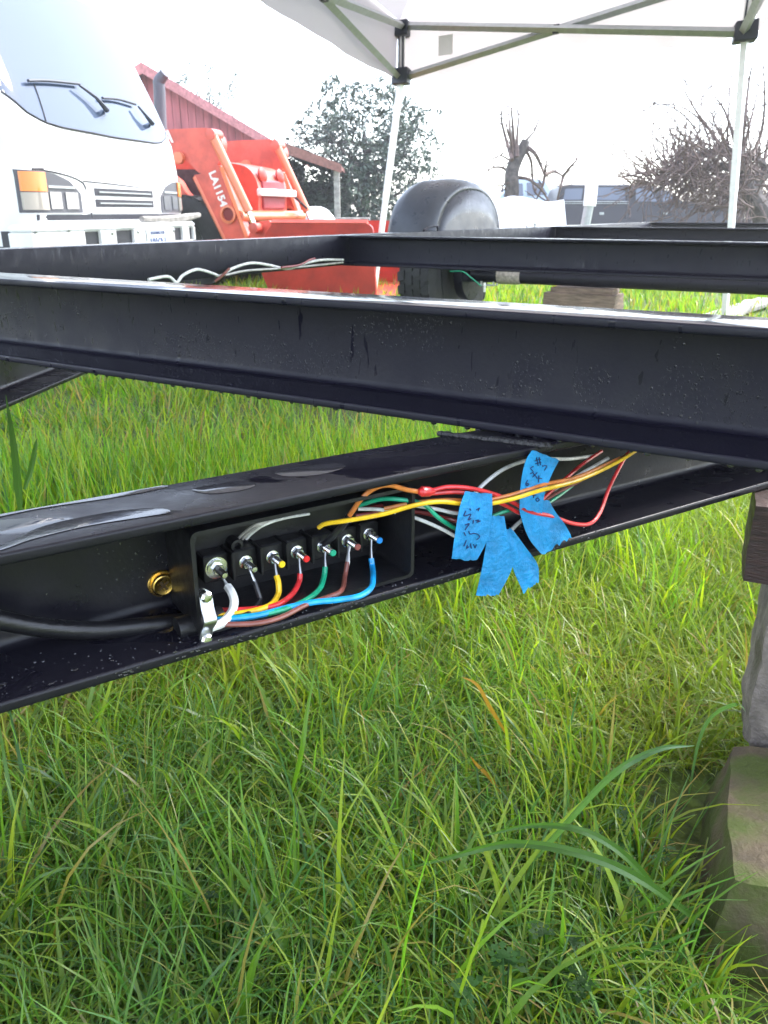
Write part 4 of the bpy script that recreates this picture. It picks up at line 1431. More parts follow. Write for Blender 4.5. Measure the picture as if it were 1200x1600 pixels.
m_.grid([[(lin(z, IN) - .004, y, z) for y in np.linspace(-.62 - (z - 1.35) * .42, -1.55, 6)] for z in np.linspace(1.35, 2.1, 6)]); m_.build('side_window', M_GLASS, truck)
# lamps
for far in (0, 1):
    fx = (lambda x: WT - x) if far else (lambda x: x)
    def pt(x0, x1, z0, z1, off, nm, mt, par):
        a, b = sorted((fx(x0), fx(x1)))
        return patch(a, b, z0, z1, off, nm, mt, par, 10, 6)
    hl = pt(.03, .50, .775, lambda x, f=fx: float(np.interp(f(x), [0, .25, .4, .5], [.995, .985, .95, .88])), .006, 'headlight', M_BEZEL, truck)
    pt(.04, .185, .885, .985, .014, 'indicator_lens', M_AMBER, hl)
    pt(.04, .185, .79, .880, .014, 'corner_lens', M_CLEAR, hl)
    pt(.205, .305, .795, .885, .012, 'lamp', M_LAMP, hl)
    pt(.345, .46, .795, .885, .012, 'lamp', M_LAMP, hl)
    pt(.20, .44, .905, .918, .012, 'bezel_bar', M_BAR, hl)
gp = patch(.56, WT - .56, .775, .93, .006, 'grille_panel', M_WHITE, truck)
for z0, z1 in ((.872, .915), (.808, .852)):
    sl = patch(.64, WT - .64, z0, z1, .009, 'grille_slot', M_DARK, gp, 16, 2)
    patch(.68, WT - .68, (z0 + z1) / 2 - .004, (z0 + z1) / 2 + .004, .016, 'slat', M_BAR, sl, 12, 1)
patch(.10, WT - .1, .735, .765, .002, 'bumper_gap', M_DARK, cab, 16, 2)
# bumper
b0, b1 = TR.px(50, 365, .14)[0], TR.px(306, 365, .14)[0]
bz1_, bz0_ = .715, .40
hole = [(TR.px(a, 370, .14)[0], TR.px(b, 370, .14)[0]) for a, b in ((134, 159), (183, 211), (274, 287), (297, 304))]
hz0, hz1 = TR.px(195, 382, .14)[2], TR.px(195, 360, .14)[2]
m_ = MB(TR)
m_.box((b0, .0, hz1), (b1, .14, bz1_), .015)
m_.box((b0, .0, bz0_), (b1, .139, hz0), .015)
xs = [b0 + .002] + [v for h in hole for v in h] + [b1 - .002]
for a, b in zip(xs[0::2], xs[1::2]):
    m_.box((a, .0, hz0 - .005), (b, .138, hz1 + .005), .003)
bump_ = m_.build('bumper', M_WHITE, truck)
m_ = MB(TR); m_.box((b0 + .03, -.06, bz0_ + .03), (b1 - .03, .118, bz1_ - .03)); m_.build('bumper_recess', M_DARK, bump_)
for (x, y) in ((56, 361), (108, 359), (176, 364), (216, 362), (272, 360)):
    p = TR.px(x, y, .141); m_ = MB(TR); m_.lathe([(.010, 0), (.012, .002), (.006, .006), (.001, .007)], (p[0], .139, p[2]), (0, 1, 0), 10); m_.build('bolt', M_DULL_STEEL, bump_)
pl0, pl1 = TR.px(230, 370, .145)[0], TR.px(262, 370, .145)[0]
pz1 = TR.px(246, 356, .145)[2]
m_ = MB(TR); m_.box((pl0, .141, pz1 - .155), (pl1, .146, pz1), .002); lp = m_.build('licence_plate', mat('plate_white', (.75, .77, .78), .4), truck)
M_PLT = mat('plate_letters', (.10, .14, .30), .5)
text_mesh('WASHINGTON', .030, Frame(TR.o, TR.ex, TR.ey), ((pl0 + pl1) / 2, .148, pz1 - .040), 'plate_lettering', M_PLT, lp, align='CENTER')
text_mesh('I0KN', .105, Frame(TR.o, TR.ex, TR.ey), ((pl0 + pl1) / 2, .148, pz1 - .135), 'plate_lettering', M_PLT, lp, align='CENTER', bold=.002)
# wipers
def wiper(arm, blade):
    m = MB(TR); m.tube([tp(*arm[0], .02), tp(*arm[0], .05), tp(*arm[1], .05), tp(*arm[2], .045)], [.016, .018, .010, .007], 6); w_ = m.build('wiper', M_WIPER, truck)
    m = MB(TR); m.tube([tp(x, y, .028) for x, y in blade], .009, 6, smooth=3); m.build('wiper_blade', M_WIPER, w_)
wiper([(167, 172), (150, 152), (124, 133)], [(44, 126), (75, 126), (124, 131)])
wiper([(238, 193), (226, 178), (216, 166)], [(160, 153), (185, 155), (212, 163)])
# chassis: wheels and load body out of the frame
for xx, out_ in ((.16, -1), (WT - .16, 1)):
    fr = Frame(TR.w((0, -1.05, .41)), TR.ex, TR.ey)
    wheel(fr, xx, out_, 'wheel', truck, .41, .22)
m_ = MB(TR); m_.box((.45, -5.6, .55), (.62, -.4, .78)); m_.box((1.38, -5.6, .55), (1.55, -.4, .78)); m_.build('chassis_rail', M_DARK, truck)
m_ = MB(TR); m_.box((-.02, -6.2, .90), (WT + .02, -2.0, 2.6), .03); m_.build('load_box', M_WHITE, truck)
fr = Frame(TR.w((0, -4.6, .41)), TR.ex, TR.ey)
wheel(fr, .2, -1, 'wheel', truck, .41, .22); wheel(fr, WT - .2, 1, 'wheel', truck, .41, .22)
# splintered stick on the bumper
m_ = MB(TR); p = [TR.px(x, y, .10) for x, y in ((222, 347), (260, 344), (290, 340), (311, 336))]
p[0][2] = max(p[0][2], .735)
m_.tube(p, [.02, .032, .03, .018], 7, smooth=3)
tag(m_.build('driftwood_stick', M_WOOD2, origin=TR.w(p[0])), 'pale splintered stick lying on top of the truck bumper', 'stick')
# ------------------------------------------------------------------ tractor with loader
M_OR = mat('orange_paint', (.62, .105, .072), .42, coat=.15, var=.22, var_scale=5, rough_var=.12)
M_OR2 = mat('bucket_red', (.42, .035, .02), .45, var=.2, var_scale=5, bump=.1)
M_CYL = mat('orange_cylinder', (.70, .20, .10), .3, coat=.3)
M_CHROME = mat('chrome_rod', (.75, .75, .75), .12, metal=1)
M_LETTER = mat('white_decal', (.80, .80, .80), .4)
TC = Frame((-1.585, 8.30, 0), heading(108.6), heading(198.6))
tractor = thing('tractor', TC.w((-1.0, -.68, 0)), 'orange tractor with raised front loader arms and red bucket on the grass', 'tractor')
GAP = -1.366


def plate(px, w, t, name, mt, parent, rr=.02, dw=0.0):
    """a plate drawn as a picture outline on the near arm's plane, placed at w"""
    P = [TC.px(x, y, 0.0) for x, y in px]
    m = MB(TC); m.prism(round_poly([(p[0], p[2]) for p in P], rr, 3), w - t / 2, w + t / 2, 'y')
    return m.build(name, mt, parent, ang=30)


UP = [(225, 207), (262, 203), (328, 200), (343, 207), (352, 222), (347, 257), (316, 273), (303, 258), (285, 246), (225, 243)]
LOWARM = [(307, 274), (316, 273), (346, 257), (352, 262), (391, 372), (398, 405), (372, 418), (357, 378)]
for w in (0.0, GAP):
    ar = plate(UP, w, .10, 'loader_arm', M_OR, tractor, .05)
    plate(LOWARM, w, .13, 'lower_arm', M_OR, ar, .03)
    for e1, e2 in (((350, 262), (390, 372)), ((309, 277), (358, 378))):
        a, b = TC.px(*e1, 0), TC.px(*e2, 0)
        m_ = MB(TC); m_.tube([(a[0], w + .06, a[2]), (b[0], w + .06, b[2])], .022, 4); m_.build('arm_flange', M_CYL, ar, smooth=False)
    a, b, c = TC.px(342, 212, 0), TC.px(398, 331, 0), TC.px(408, 356, 0)
    m_ = MB(TC); m_.tube([(a[0], w + .12, a[2]), (b[0], w + .12, b[2])], .043, 12); cyl = m_.build('hydraulic_cylinder', M_CYL, tractor)
    m_ = MB(TC); m_.tube([(b[0], w + .12, b[2]), (c[0], w + .12, c[2])], .024, 10); m_.build('piston_rod', M_CHROME, cyl)
    for q in (a, c):
        m_ = MB(TC); m_.lathe([(.03, -.12), (.05, -.118), (.05, .05), (.028, .055), (.005, .056)], (q[0], w + .12, q[2]), (0, 1, 0), 12); m_.build('pivot_pin', M_OR, cyl)
    # the boss ring on the lower arm
    p = TC.px(357, 335, .07)
    m_ = MB(TC); m_.lathe([(.050, 0), (.085, 0), (.085, .02), (.062, .022), (.058, -.0)], (p[0], w + .066, p[2]), (0, 1, 0), 20); m_.build('boss_ring', M_CYL, ar)
    m_ = MB(TC); m_.lathe([(.058, 0), (.01, .002)], (p[0], w + .068, p[2]), (0, 1, 0), 16); m_.build('boss_hole', mat('boss_dark', (.20, .03, .03), .6), ar)
    # link plate down to the bucket
    lk = plate([(397, 358), (408, 346), (424, 344), (446, 372), (440, 420), (392, 418), (386, 380)], w + .02, .06, 'link_plate', M_OR, tractor, .02)
    # second, thin cylinder behind the post
    a, b = TC.px(232, 250, 0), TC.px(281, 246, 0)
    m_ = MB(TC); m_.tube([(a[0] - .4, w + .02, a[2] - .06), (b[0], w + .02, b[2])], .045, 10); m_.build('lift_cylinder', M_CYL, tractor)
    p = TC.px(281, 247, .06); m_ = MB(TC); m_.lathe([(.02, 0), (.055, .001), (.055, .05), (.03, .055), (.005, .05)], (p[0], w + .05, p[2]), (0, 1, 0), 12); m_.build('pivot_pin', M_CYL, tractor)
    plate([(225, 285), (262, 272), (275, 282), (285, 300), (300, 312), (325, 318), (345, 322), (352, 335), (318, 334), (262, 330), (225, 330)], w - .10, .09, 'loader_mount', M_OR, tractor, .03)
a = TC.px(385, 338, -.1)
m_ = MB(TC); m_.tube([(a[0], .05, a[2]), (a[0], GAP - .05, a[2])], .055, 12); m_.build('cross_tube', M_CYL, tractor)
# lettering on the near arm
p0 = TC.px(334, 266, .068); p1 = TC.px(354, 322, .068)
ang_ = math.atan2(p1[2] - p0[2], p1[0] - p0[0])
FM = Frame(TC.o, TC.ex, TC.ey)
ln_ = math.hypot(p1[2] - p0[2], p1[0] - p0[0])
text_mesh('LA1154', ln_ * .31, FM, (p0[0] - .055, .0675, p0[2] - .02), 'model_lettering', M_LETTER, ar if False else tractor, rot=ang_, bold=.004)
p0 = TC.px(270, 214, .05)
text_mesh('KUBOTA', .15, FM, (p0[0], .053, p0[2] - .045), 'side_lettering', M_LETTER, tractor, align='RIGHT', bold=.004)
# hood, grille, frame
hc = GAP / 2
h1 = TC.px(427, 290, hc)
m_ = MB(TC)
hp = round_poly([(h1[0] - 1.7, .72), (h1[0] - .02, .72), (h1[0], 1.05), (h1[0] - .10, 1.20), (h1[0] - .45, 1.26), (h1[0] - 1.7, 1.34)], [.02, .05, .1, .12, .1, .02], 4)
m_.prism(hp, hc - .33, hc + .33, 'y'); hood = m_.build('hood', M_OR, tractor, ang=40)
m_ = MB(TC); m_.box((h1[0] - .03, hc - .25, .80), (h1[0] + .012, hc + .25, 1.08), .02); m_.build('grille', mat('grille_rose', (.33, .05, .06), .5, bump=.3, bump_scale=40), hood)
for s in (-1, 1):
    m_ = MB(TC); m_.lathe([(.075, 0), (.08, .02), (.05, .04), (.01, .045)], (h1[0] - .03, hc + s * .2, 1.12), (1, 0, .15), 14); m_.build('headlamp', M_OR2, hood)
gb = TC.px(383, 302, hc)
m_ = MB(TC); m_.box((h1[0] + .02, hc - .42, gb[2] - .035), (h1[0] + .07, hc + .42, gb[2] + .035), .01); m_.build('guard_bar', M_LETTER, tractor)
m_ = MB(TC); m_.box((h1[0] - 3.0, hc - .22, .45), (h1[0] - .05, hc + .22, .73), .02); m_.build('chassis', M_DARK, tractor)
fx_ = TC.px(292, 330, -.1)[0]
FWH = Frame(TC.w((fx_, 0, .47)), TC.ey, TC.ex)
wheel(FWH, -.12, 1, 'wheel', tractor, .47, .28); wheel(FWH, GAP + .12, -1, 'wheel', tractor, .47, .28)
m_ = MB(TC); m_.tube([(fx_, -.12, .47), (fx_, GAP + .12, .47)], .07, 10); m_.build('front_axle', M_DARK, tractor)
RW = Frame(TC.w((fx_ - 2.1, 0, .75)), TC.ey, TC.ex)
wheel(RW, -.05, 1, 'wheel', tractor, .75, .42); wheel(RW, GAP + .05, -1, 'wheel', tractor, .75, .42)
m_ = MB(TC); m_.tube([(fx_ - 2.1, -.05, .75), (fx_ - 2.1, GAP + .05, .75)], .09, 10); m_.build('rear_axle', M_DARK, tractor)
# dark mass of the engine bay seen through the arm
plate([(225, 262), (296, 262), (310, 285), (318, 325), (225, 330)], hc + .30, .10, 'engine_panel', mat('engine_dark', (.06, .05, .06), .6, var=.3), tractor, .02)
# exhaust stack
EXW = hc + .2
e0, e1_, e2 = TC.px(252, 212, EXW), TC.px(249, 140, EXW), TC.px(258, 114, EXW)
m_ = MB(TC); m_.tube([(e0[0], EXW, e0[2] - .45), e0, e1_, (e1_[0] + .005, EXW, (e1_[2] + e2[2]) / 2), e2], [.062, .062, .058, .058, .052], 14, smooth=3); m_.build('exhaust_stack', mat('stack_grey', (.09, .09, .11), .5), tractor)
# hose
hp_ = [TC.px(x, y, GAP + .2) for x, y in ((425, 330), (424, 312), (432, 301), (445, 300), (460, 308), (480, 326))]
m_ = MB(TC); m_.tube(hp_, .012, 6, smooth=4); m_.build('hydraulic_hose', M_RUBBER, tractor)
# bucket
NB, FB = .30, GAP - .30
k0, k1 = TC.px(428, 348, NB)[0], TC.px(583, 352, NB)[0]
zt_ = TC.px(500, 348, NB)[2]
th_ = .02
m_ = MB(TC)
prof = [(k0, zt_), (k0 - .10, zt_ - .12), (k0 - .16, .28), (k0 - .06, .05), (k0 + .12, .012), (k1 + .02, .012)]
inn = [(k1 + .02, .03), (k0 + .13, .032), (k0 - .04, .07), (k0 - .13, .29), (k0 - .075, zt_ - .13), (k0 + .02, zt_ - .015)]
m_.prism(prof + inn, FB + .02, NB - .02, 'y')
bucket = m_.build('bucket', M_OR2, tractor)
side = round_poly(prof + [(k1 + .03, .10), (k1, zt_ - .03), (k1 - .06, zt_)], .03, 2)
for w in (NB, FB):
    m_ = MB(TC); m_.prism(side, w - .018, w + .018, 'y'); m_.build('bucket_side', M_OR2, bucket)
m_ = MB(TC); m_.tube([(k0 - .02, NB, zt_), (k1 - .05, NB, zt_)], .028, 4); m_.build('bucket_rim', M_OR, bucket, smooth=False)

# ------------------------------------------------------------------ barn with lean-to
M_BARN = mat('barn_red', (.44, .13, .15), .8, var=.25, var_scale=3, stretch=(3, 3, .4), bump=.15)
M_BARN2 = mat('barn_trim', (.50, .20, .21), .7, var=.2)
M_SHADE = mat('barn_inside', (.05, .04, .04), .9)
M_ROOFT = mat('barn_roof', (.20, .09, .08), .8, var=.2)
BD = 17.0
BN = Frame((0, BD, 0), (1, 0, 0), (0, -1, 0))
ap = BN.px(228, 112, 0); er = BN.px(428, 229, 0)
slope = (ap[2] - er[2]) / (er[0] - ap[0])
xl = 2 * ap[0] - er[0]
barn = thing('barn', BN.w((ap[0], -2, 0)), 'red board barn with a gable roof behind the tractor', 'barn')
pw = .145
n_pl = int((er[0] - xl) / pw)
pw = (er[0] - xl) / n_pl
for i in range(n_pl):
    a, b = xl + i * pw + .005, xl + (i + 1) * pw - .005
    zt = lambda x: ap[2] - abs(x - ap[0]) * slope - .02
    d_ = rnd.uniform(0, .012)
    top = [(a, zt(a)), (b, zt(b))] if not (a < ap[0] < b) else [(a, zt(a)), (ap[0], zt(ap[0])), (b, zt(b))]
    m_ = MB(BN); m_.prism([(b, 0), (a, 0)][::-1][0:0] + [(a, .02)] + top + [(b, .02)], -.02, .004 + d_, 'y'); m_.build('plank', M_BARN, barn, smooth=False)
m_ = MB(BN); m_.prism([(xl + .05, 0), (er[0] - .05, 0), (er[0] - .05, er[2] - .05), (ap[0], ap[2] - .08), (xl + .05, er[2] - .05)], -7, -.03, 'y'); m_.build('barn_body', M_SHADE, barn, smooth=False)
for sgn in (1, -1):
    xe = ap[0] + sgn * (er[0] - ap[0] + .1)
    ze = ap[2] - (er[0] - ap[0] + .1) * slope
    m_ = MB(BN); m_.prism([(ap[0], ap[2]), (xe, ze), (xe, ze + .09), (ap[0], ap[2] + .11)], -7.2, .25, 'y'); rf = m_.build('roof', M_ROOFT, barn, smooth=False)
    m_ = MB(BN); m_.prism([(ap[0], ap[2] - .07), (xe, ze - .07), (xe, ze + .10), (ap[0], ap[2] + .12)], .253, .28, 'y'); m_.build('barge_board', M_BARN2, rf, smooth=False)
l0, l1 = BN.px(420, 224, 0), BN.px(536, 262, 0)
l0[0] = er[0] + .12
m_ = MB(BN); m_.prism([(l0[0], l0[2] - .10), (l1[0], l1[2] - .07), (l1[0], l1[2]), (l0[0], l0[2])], -5, 1.0, 'y'); lr = m_.build('lean_to_roof', M_ROOFT, barn, smooth=False)
m_ = MB(BN); m_.prism([(l0[0], l0[2] - .18), (l1[0] + .02, l1[2] - .14), (l1[0] + .02, l1[2] + .01), (l0[0], l0[2] + .01)], 1.003, 1.03, 'y'); m_.build('fascia_board', mat('fascia_brown', (.24, .11, .09), .8, var=.2), lr, smooth=False)
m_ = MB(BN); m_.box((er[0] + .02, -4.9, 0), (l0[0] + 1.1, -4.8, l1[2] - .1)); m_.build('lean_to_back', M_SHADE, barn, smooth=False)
px_ = l1[0] - .08
for yy in (.85, -4.6):
    m_ = MB(BN); m_.box((px_ - .055, yy - .06, 0), (px_ + .055, yy + .06, l1[2] - .07), .01); m_.build('lean_to_post', M_WOOD2, barn)

# pale dome and bench by the lean-to
c = on_y(492, 344, 13.0)
m_ = MB(); rows = []
for i in range(11):
    th = i / 10 * math.pi / 2
    rr = .42 * math.cos(th) ** .8 if i < 10 else .001
    rows.append([(c.x + rr * math.cos(t) * (1 + .05 * math.sin(3 * t)), 13.0 + rr * math.sin(t), .86 * math.sin(th) ** .9 + .03 * math.sin(5 * t) * math.cos(th)) for t in np.linspace(0, 2 * math.pi, 25)])
m_.grid(rows)
tag(m_.build('covered_mound', mat('pale_tarp', (.52, .50, .50), .6, var=.1, bump=.4, bump_scale=8), origin=(c.x, 13.0, 0)), 'pale tarpaulin mound behind the loader bucket near the lean-to post', 'tarp mound')
A, B = on_y(526, 340, 12.0), on_y(578, 341, 12.0)
bench = thing('trestle', (A.x + .25, 12.0, 0), 'grey trestle bench standing behind the loader bucket', 'trestle')
m_ = MB(); m_.box((A.x, 11.85, A.z - .05), (B.x, 12.15, A.z), .008); m_.build('top', M_WOOD2, bench)
for x in (A.x + .05, B.x - .05):
    m_ = MB(); m_.tube([(x, 11.88, 0), (x, 12.0, A.z - .05)], .022, 5); m_.tube([(x, 12.12, 0), (x, 12.0, A.z - .05)], .022, 5); m_.build('leg', M_WOOD2, bench)

# ------------------------------------------------------------------ white tarpaulin heap and vehicles far behind
TD = 10.5
outl = [(768, 318), (785, 312), (800, 308), (815, 310), (832, 313), (850, 317), (868, 316), (880, 314)]
rows = []
top = [on_y(x, y - 2, TD) for x, y in outl]
top = catmull(top, 4)
for t in np.linspace(0, 1, 12):
    row = []
    for k, p in enumerate(top):
        f = math.sin(k * 1.9) * .03 + math.sin(k * .8 + 2) * .03
        row.append((p.x + .12 * (p.x - top[len(top) // 2].x) * t, TD - .05 - .5 * t + f * t, p.z * (1 - t) + .015 * t + .0))
    rows.append(row)
back = [[(p.x, TD + .5 * t + .02 * math.sin(k), p.z * (1 - t)) for k, p in enumerate(top)] for t in np.linspace(1, 0, 8)]
m_ = MB(); m_.grid(back + rows)
n = len(rows[0]); full = back + rows
for e in (0, n - 1):
    m_.add([r[e] for r in full], [tuple(range(len(full)))])
tag(m_.build('tarpaulin_heap', mat('white_tarp', (.78, .78, .79), .45, var=.05, bump=.3, bump_scale=6), origin=(top[0].x, TD, 0), ang=60), 'white tarpaulin draped over a heap between the fender and the dark pickup', 'tarp')

M_BLKCAR = mat('black_car_paint', (.014, .014, .024), .35, spec=.3)
M_CARGL = mat('car_glass', (.10, .12, .17), .05, spec=.6)
M_PALEBLUE = mat('pale_blue_paint', (.42, .52, .66), .3, coat=.5)


def car(name, D, pts_body, glasses, label, cat, paint, depth, wheels, extra=None):
    """side outline given as picture points at distance D, pushed back by depth with tucked-in cabin"""
    fr = Frame((0, D, 0), (1, 0, 0), (0, -1, 0))
    P = [fr.px(x, y, 0) for x, y in pts_body]
    xs = [p[0] for p in P]
    root = thing(name, fr.w(((min(xs) + max(xs)) / 2, -depth / 2, 0)), label, cat)
    zmin = .42
    poly = [(p[0], p[2]) for p in P] + [(max(xs), zmin), (min(xs), zmin)]
    poly = round_poly(poly, .06, 2)
    belt = 1.08 * (P[0][2] / P[0][2])
    m = MB(fr)
    ys = [(0.0, .06), (-.06, .0), (-depth + .06, .0), (-depth, .06)]
    rows = []
    for y, sh in ys:
        rows.append([(a, y - (max(0, b - 1.15) * .30 if y > -depth / 2 else -max(0, b - 1.15) * .30), b - sh * .5 * (1 if b > 1.2 else 0)) for a, b in poly] )
    rows = [r + [r[0]] for r in rows]
    m.grid(rows)
    nn = len(poly)
    m.add([p for p in rows[0][:-1]], [tuple(range(nn))]); m.add([p for p in rows[-1][:-1]], [tuple(range(nn - 1, -1, -1))])
    body = m.build('body', paint, root, ang=40)
    for gl in glasses:
        Q = [fr.px(x, y, 0) for x, y in gl]
        m = MB(fr)
        pol = round_poly([(q[0], q[2]) for q in Q], .03, 2)
        m.add([(a, .012 - max(0, b - 1.15) * .30, b) for a, b in pol], [tuple(range(len(pol)))])
        m.add([(a, -depth - .012 + max(0, b - 1.15) * .30, b) for a, b in pol], [tuple(range(len(pol) - 1, -1, -1))])
        m.build('window', M_CARGL, body)
    for wx in wheels:
        q = fr.px(wx, 340, 0)[0]
        f2 = Frame(fr.w((q, 0, .38)), fr.ey, fr.ex)
        wheel(f2, -.14, 1, 'wheel', root, .38, .22, nl=20); wheel(f2, -depth + .14, -1, 'wheel', root, .38, .22, nl=20)
    return fr, root, body


PD = 27.0
fr, pk, bd = car('pickup_truck', PD,
                 [(868, 345), (869, 316), (872, 306), (877, 293), (884, 288), (930, 288), (985, 288), (1004, 289), (1030, 292), (1046, 298), (1064, 314), (1100, 319), (1132, 325), (1143, 334), (1144, 345)],
                 [[(880, 312), (884, 295), (912, 294), (908, 312)], [(918, 312), (918, 293), (977, 292), (977, 313)], [(993, 315), (995, 294), (1022, 295), (1028, 315)], [(1034, 315), (1033, 297), (1044, 301), (1055, 315)]],
                 'dark pickup with canopy cap parked behind the bare tree', 'pickup', M_BLKCAR, 1.85, (905, 1095))
for a, b in (((872, 318), (982, 318)), ((872, 315), (982, 315))):
    pa, pb = fr.px(*a, .02), fr.px(*b, .02)
    m_ = MB(fr); m_.tube([(pa[0], .012, pa[2]), (pb[0], .012, pb[2])], .014, 4); m_.build('trim_strip', M_BAR, bd, smooth=False)
pa = fr.px(982, 300, 0); m_ = MB(fr); m_.tube([(pa[0], .014, .55), (pa[0], .014, 1.15), (pa[0], -.1, 1.6)], .018, 4); m_.build('cab_gap', M_DARK, bd)
pa = fr.px(1139, 338, 0); m_ = MB(fr); m_.box((pa[0] - .05, -.3, pa[2] - .10), (pa[0] + .09, .02, pa[2] + .10), .02); m_.build('turn_lamp', M_AMBER, bd)
for q in (940, 1040):
    pa = fr.px(q, 333, 0); m_ = MB(fr); m_.box((pa[0] - .07, .0, pa[2] - .05), (pa[0] + .07, .03, pa[2] + .03), .008); m_.build('door_handle', M_BAR, bd)
car('pale_van', 31.0, [(775, 345), (776, 318), (782, 306), (800, 284), (812, 279), (845, 279), (856, 284), (866, 306), (868, 318), (868, 345)],
    [[(786, 306), (801, 287), (818, 286), (818, 306)], [(824, 306), (824, 285), (846, 285), (856, 304)]],
    'pale blue car half hidden by the white tarpaulin', 'car', M_PALEBLUE, 1.8, (790, 855))

# ------------------------------------------------------------------ trees
M_BARK = mat('bark', (.10, .085, .08), .85, var=.4, var_scale=14, bump=.5, bump_scale=25)
M_TWIG = mat('twig_bark', (.125, .088, .078), .85, var=.3, var_scale=20)
lfm = bpy.data.materials.new('evergreen_leaf'); lfm.use_nodes = True
N, L = lfm.node_tree.nodes, lfm.node_tree.links
bs = N['Principled BSDF']; bs.inputs['Roughness'].default_value = .35
tcn = N.new('ShaderNodeTexCoord'); nz = N.new('ShaderNodeTexNoise'); nz.inputs['Scale'].default_value = 3.0
L.new(tcn.outputs['Object'], nz.inputs['Vector'])
crp = N.new('ShaderNodeValToRGB'); crp.color_ramp.elements[0].position = .35; crp.color_ramp.elements[0].color = (.050, .074, .056, 1); crp.color_ramp.elements[1].position = .65; crp.color_ramp.elements[1].color = (.095, .130, .090, 1)
L.new(nz.outputs['Fac'], crp.inputs['Fac']); L.new(crp.outputs['Color'], bs.inputs['Base Color'])


def branch(m, p, d, ln, r, lev, rg, up=.15, kink=.25, split=3, tips=None, minr=.006, n=5):
    P, rs = [Vector(p)], [r]
    d = Vector(d).normalized()
    k = 5
    nodes = []
    for i in range(k):
        d = (d + Vector((rg.uniform(-1, 1), rg.uniform(-1, 1), rg.uniform(-1, 1) + up)) * kink).normalized()
        P.append(P[-1] + d * ln / k)
        rs.append(max(minr, r * (1 - .62 * (i + 1) / k)))
        nodes.append((P[-1].copy(), d.copy(), rs[-1]))
    m.tube(P, rs, n if r > .03 else 4, smooth=2 if r > .03 else 0)
    if lev <= 0:
        if tips is not None: tips.append((P[-1], d)); tips.append((P[-3], d))
        return
    for _ in range(split):
        q, dd, rr = rg.choice(nodes[1:])
        nd = (dd + Vector((rg.uniform(-1, 1), rg.uniform(-1, 1), rg.uniform(-.6, 1))) * .9).normalized()
        branch(m, q, nd, ln * rg.uniform(.5, .8), max(minr, rr * rg.uniform(.5, .75)), lev - 1, rg, up, kink, split, tips, minr, n)


# evergreen behind the bucket
rg = random.Random(21)
ED = 19.0
e0 = on_y(570, 345, ED)
ev = thing('evergreen_tree', (e0.x, ED, 0), 'broad leafy evergreen tree behind the canopy leg and lean-to', 'tree')
m_ = MB(); tips = []
m_.tube([(e0.x, ED, 0), (e0.x - .05, ED, .6), (e0.x + .05, ED, 1.4), (e0.x, ED, 2.4)], [.13, .11, .08, .04], 7, smooth=3)
for i in range(26):
    z = rg.uniform(.25, 2.3)
    a = rg.uniform(0, 6.28)
    ln = (1.75 - .45 * abs(z - .9)) * rg.uniform(.55, .9)
    branch(m_, (e0.x, ED, z), (math.cos(a), math.sin(a) * .8, .35), ln, .045, 1, rg, .12, .25, 4, tips, .005)
m_.build('trunk', M_BARK, ev)
lv = MB()
cand = [t[0] for t in tips]
while len(cand) < 1900:
    # fill an uneven dome
    a, b, c = rg.uniform(-1, 1), rg.uniform(-1, 1), rg.uniform(0, 1)
    if a * a + b * b * .8 + (c - .35) ** 2 * 1.7 > .95 + .25 * mnoise.noise(Vector((a * 2.5, b * 2.5, c * 4))): continue
    cand.append(Vector((e0.x - .05 + a * 1.75, ED + b * 1.4, .15 + c * 3.2)))
for q in cand:
    if mnoise.noise(q * 1.6) < -.28: continue
    ax = Vector((rg.uniform(-1, 1), rg.uniform(-1, 1), rg.uniform(-.2, 1))).normalized()
    for k in range(rg.randint(6, 11)):
        d = (ax + Vector((rg.uniform(-1, 1), rg.uniform(-1, 1), rg.uniform(-1, .6))) * 1.1).normalized()
        s = d.cross(Vector((rg.uniform(-1, 1), rg.uniform(-1, 1), 1))).normalized()
        l, w_ = rg.uniform(.09, .17), rg.uniform(.018, .032)
        b0_ = q + Vector((rg.uniform(-1, 1), rg.uniform(-1, 1), rg.uniform(-1, 1))) * .06
        nn = s.cross(d) * .012
        lv.add([b0_, b0_ + d * l * .5 + s * w_ - nn, b0_ + d * l, b0_ + d * l * .5 - s * w_ - nn, b0_ + d * l * .5], [(0, 1, 4), (1, 2, 4), (2, 3, 4), (3, 0, 4)])
lv.build('crown', lfm, ev, smooth=False)

# faint tree over the barn roof
rg = random.Random(5)
d0 = on_y(325, 330, 34)
dt = thing('distant_tree', (d0.x, 34, 0), 'thin distant tree rising over the barn roof', 'tree')
m_ = MB(); tips = []
m_.tube([(d0.x, 34, 0), (d0.x + .1, 34, 3)], [.2, .12], 7)
for i in range(10):
    branch(m_, (d0.x, 34, rg.uniform(2, 3.2)), (rg.uniform(-1, 1), rg.uniform(-.6, .6), .9), rg.uniform(1.2, 2.2), .07, 2, rg, .2, .22, 3, tips, .012)
m_.build('trunk', M_BARK, dt)
lv = MB()
for q, _ in tips:
    for k in range(7):
        d = Vector((rg.uniform(-1, 1), rg.uniform(-1, 1), rg.uniform(-1, 1))).normalized(); s = d.orthogonal().normalized()
        b0_ = q + Vector((rg.uniform(-1, 1), rg.uniform(-1, 1), rg.uniform(-1, 1))) * .15
        lv.add([b0_, b0_ + d * .09 + s * .03, b0_ + d * .18, b0_ + d * .09 - s * .03], [(0, 1, 2, 3)])
lv.build('crown', lfm, dt, smooth=False)

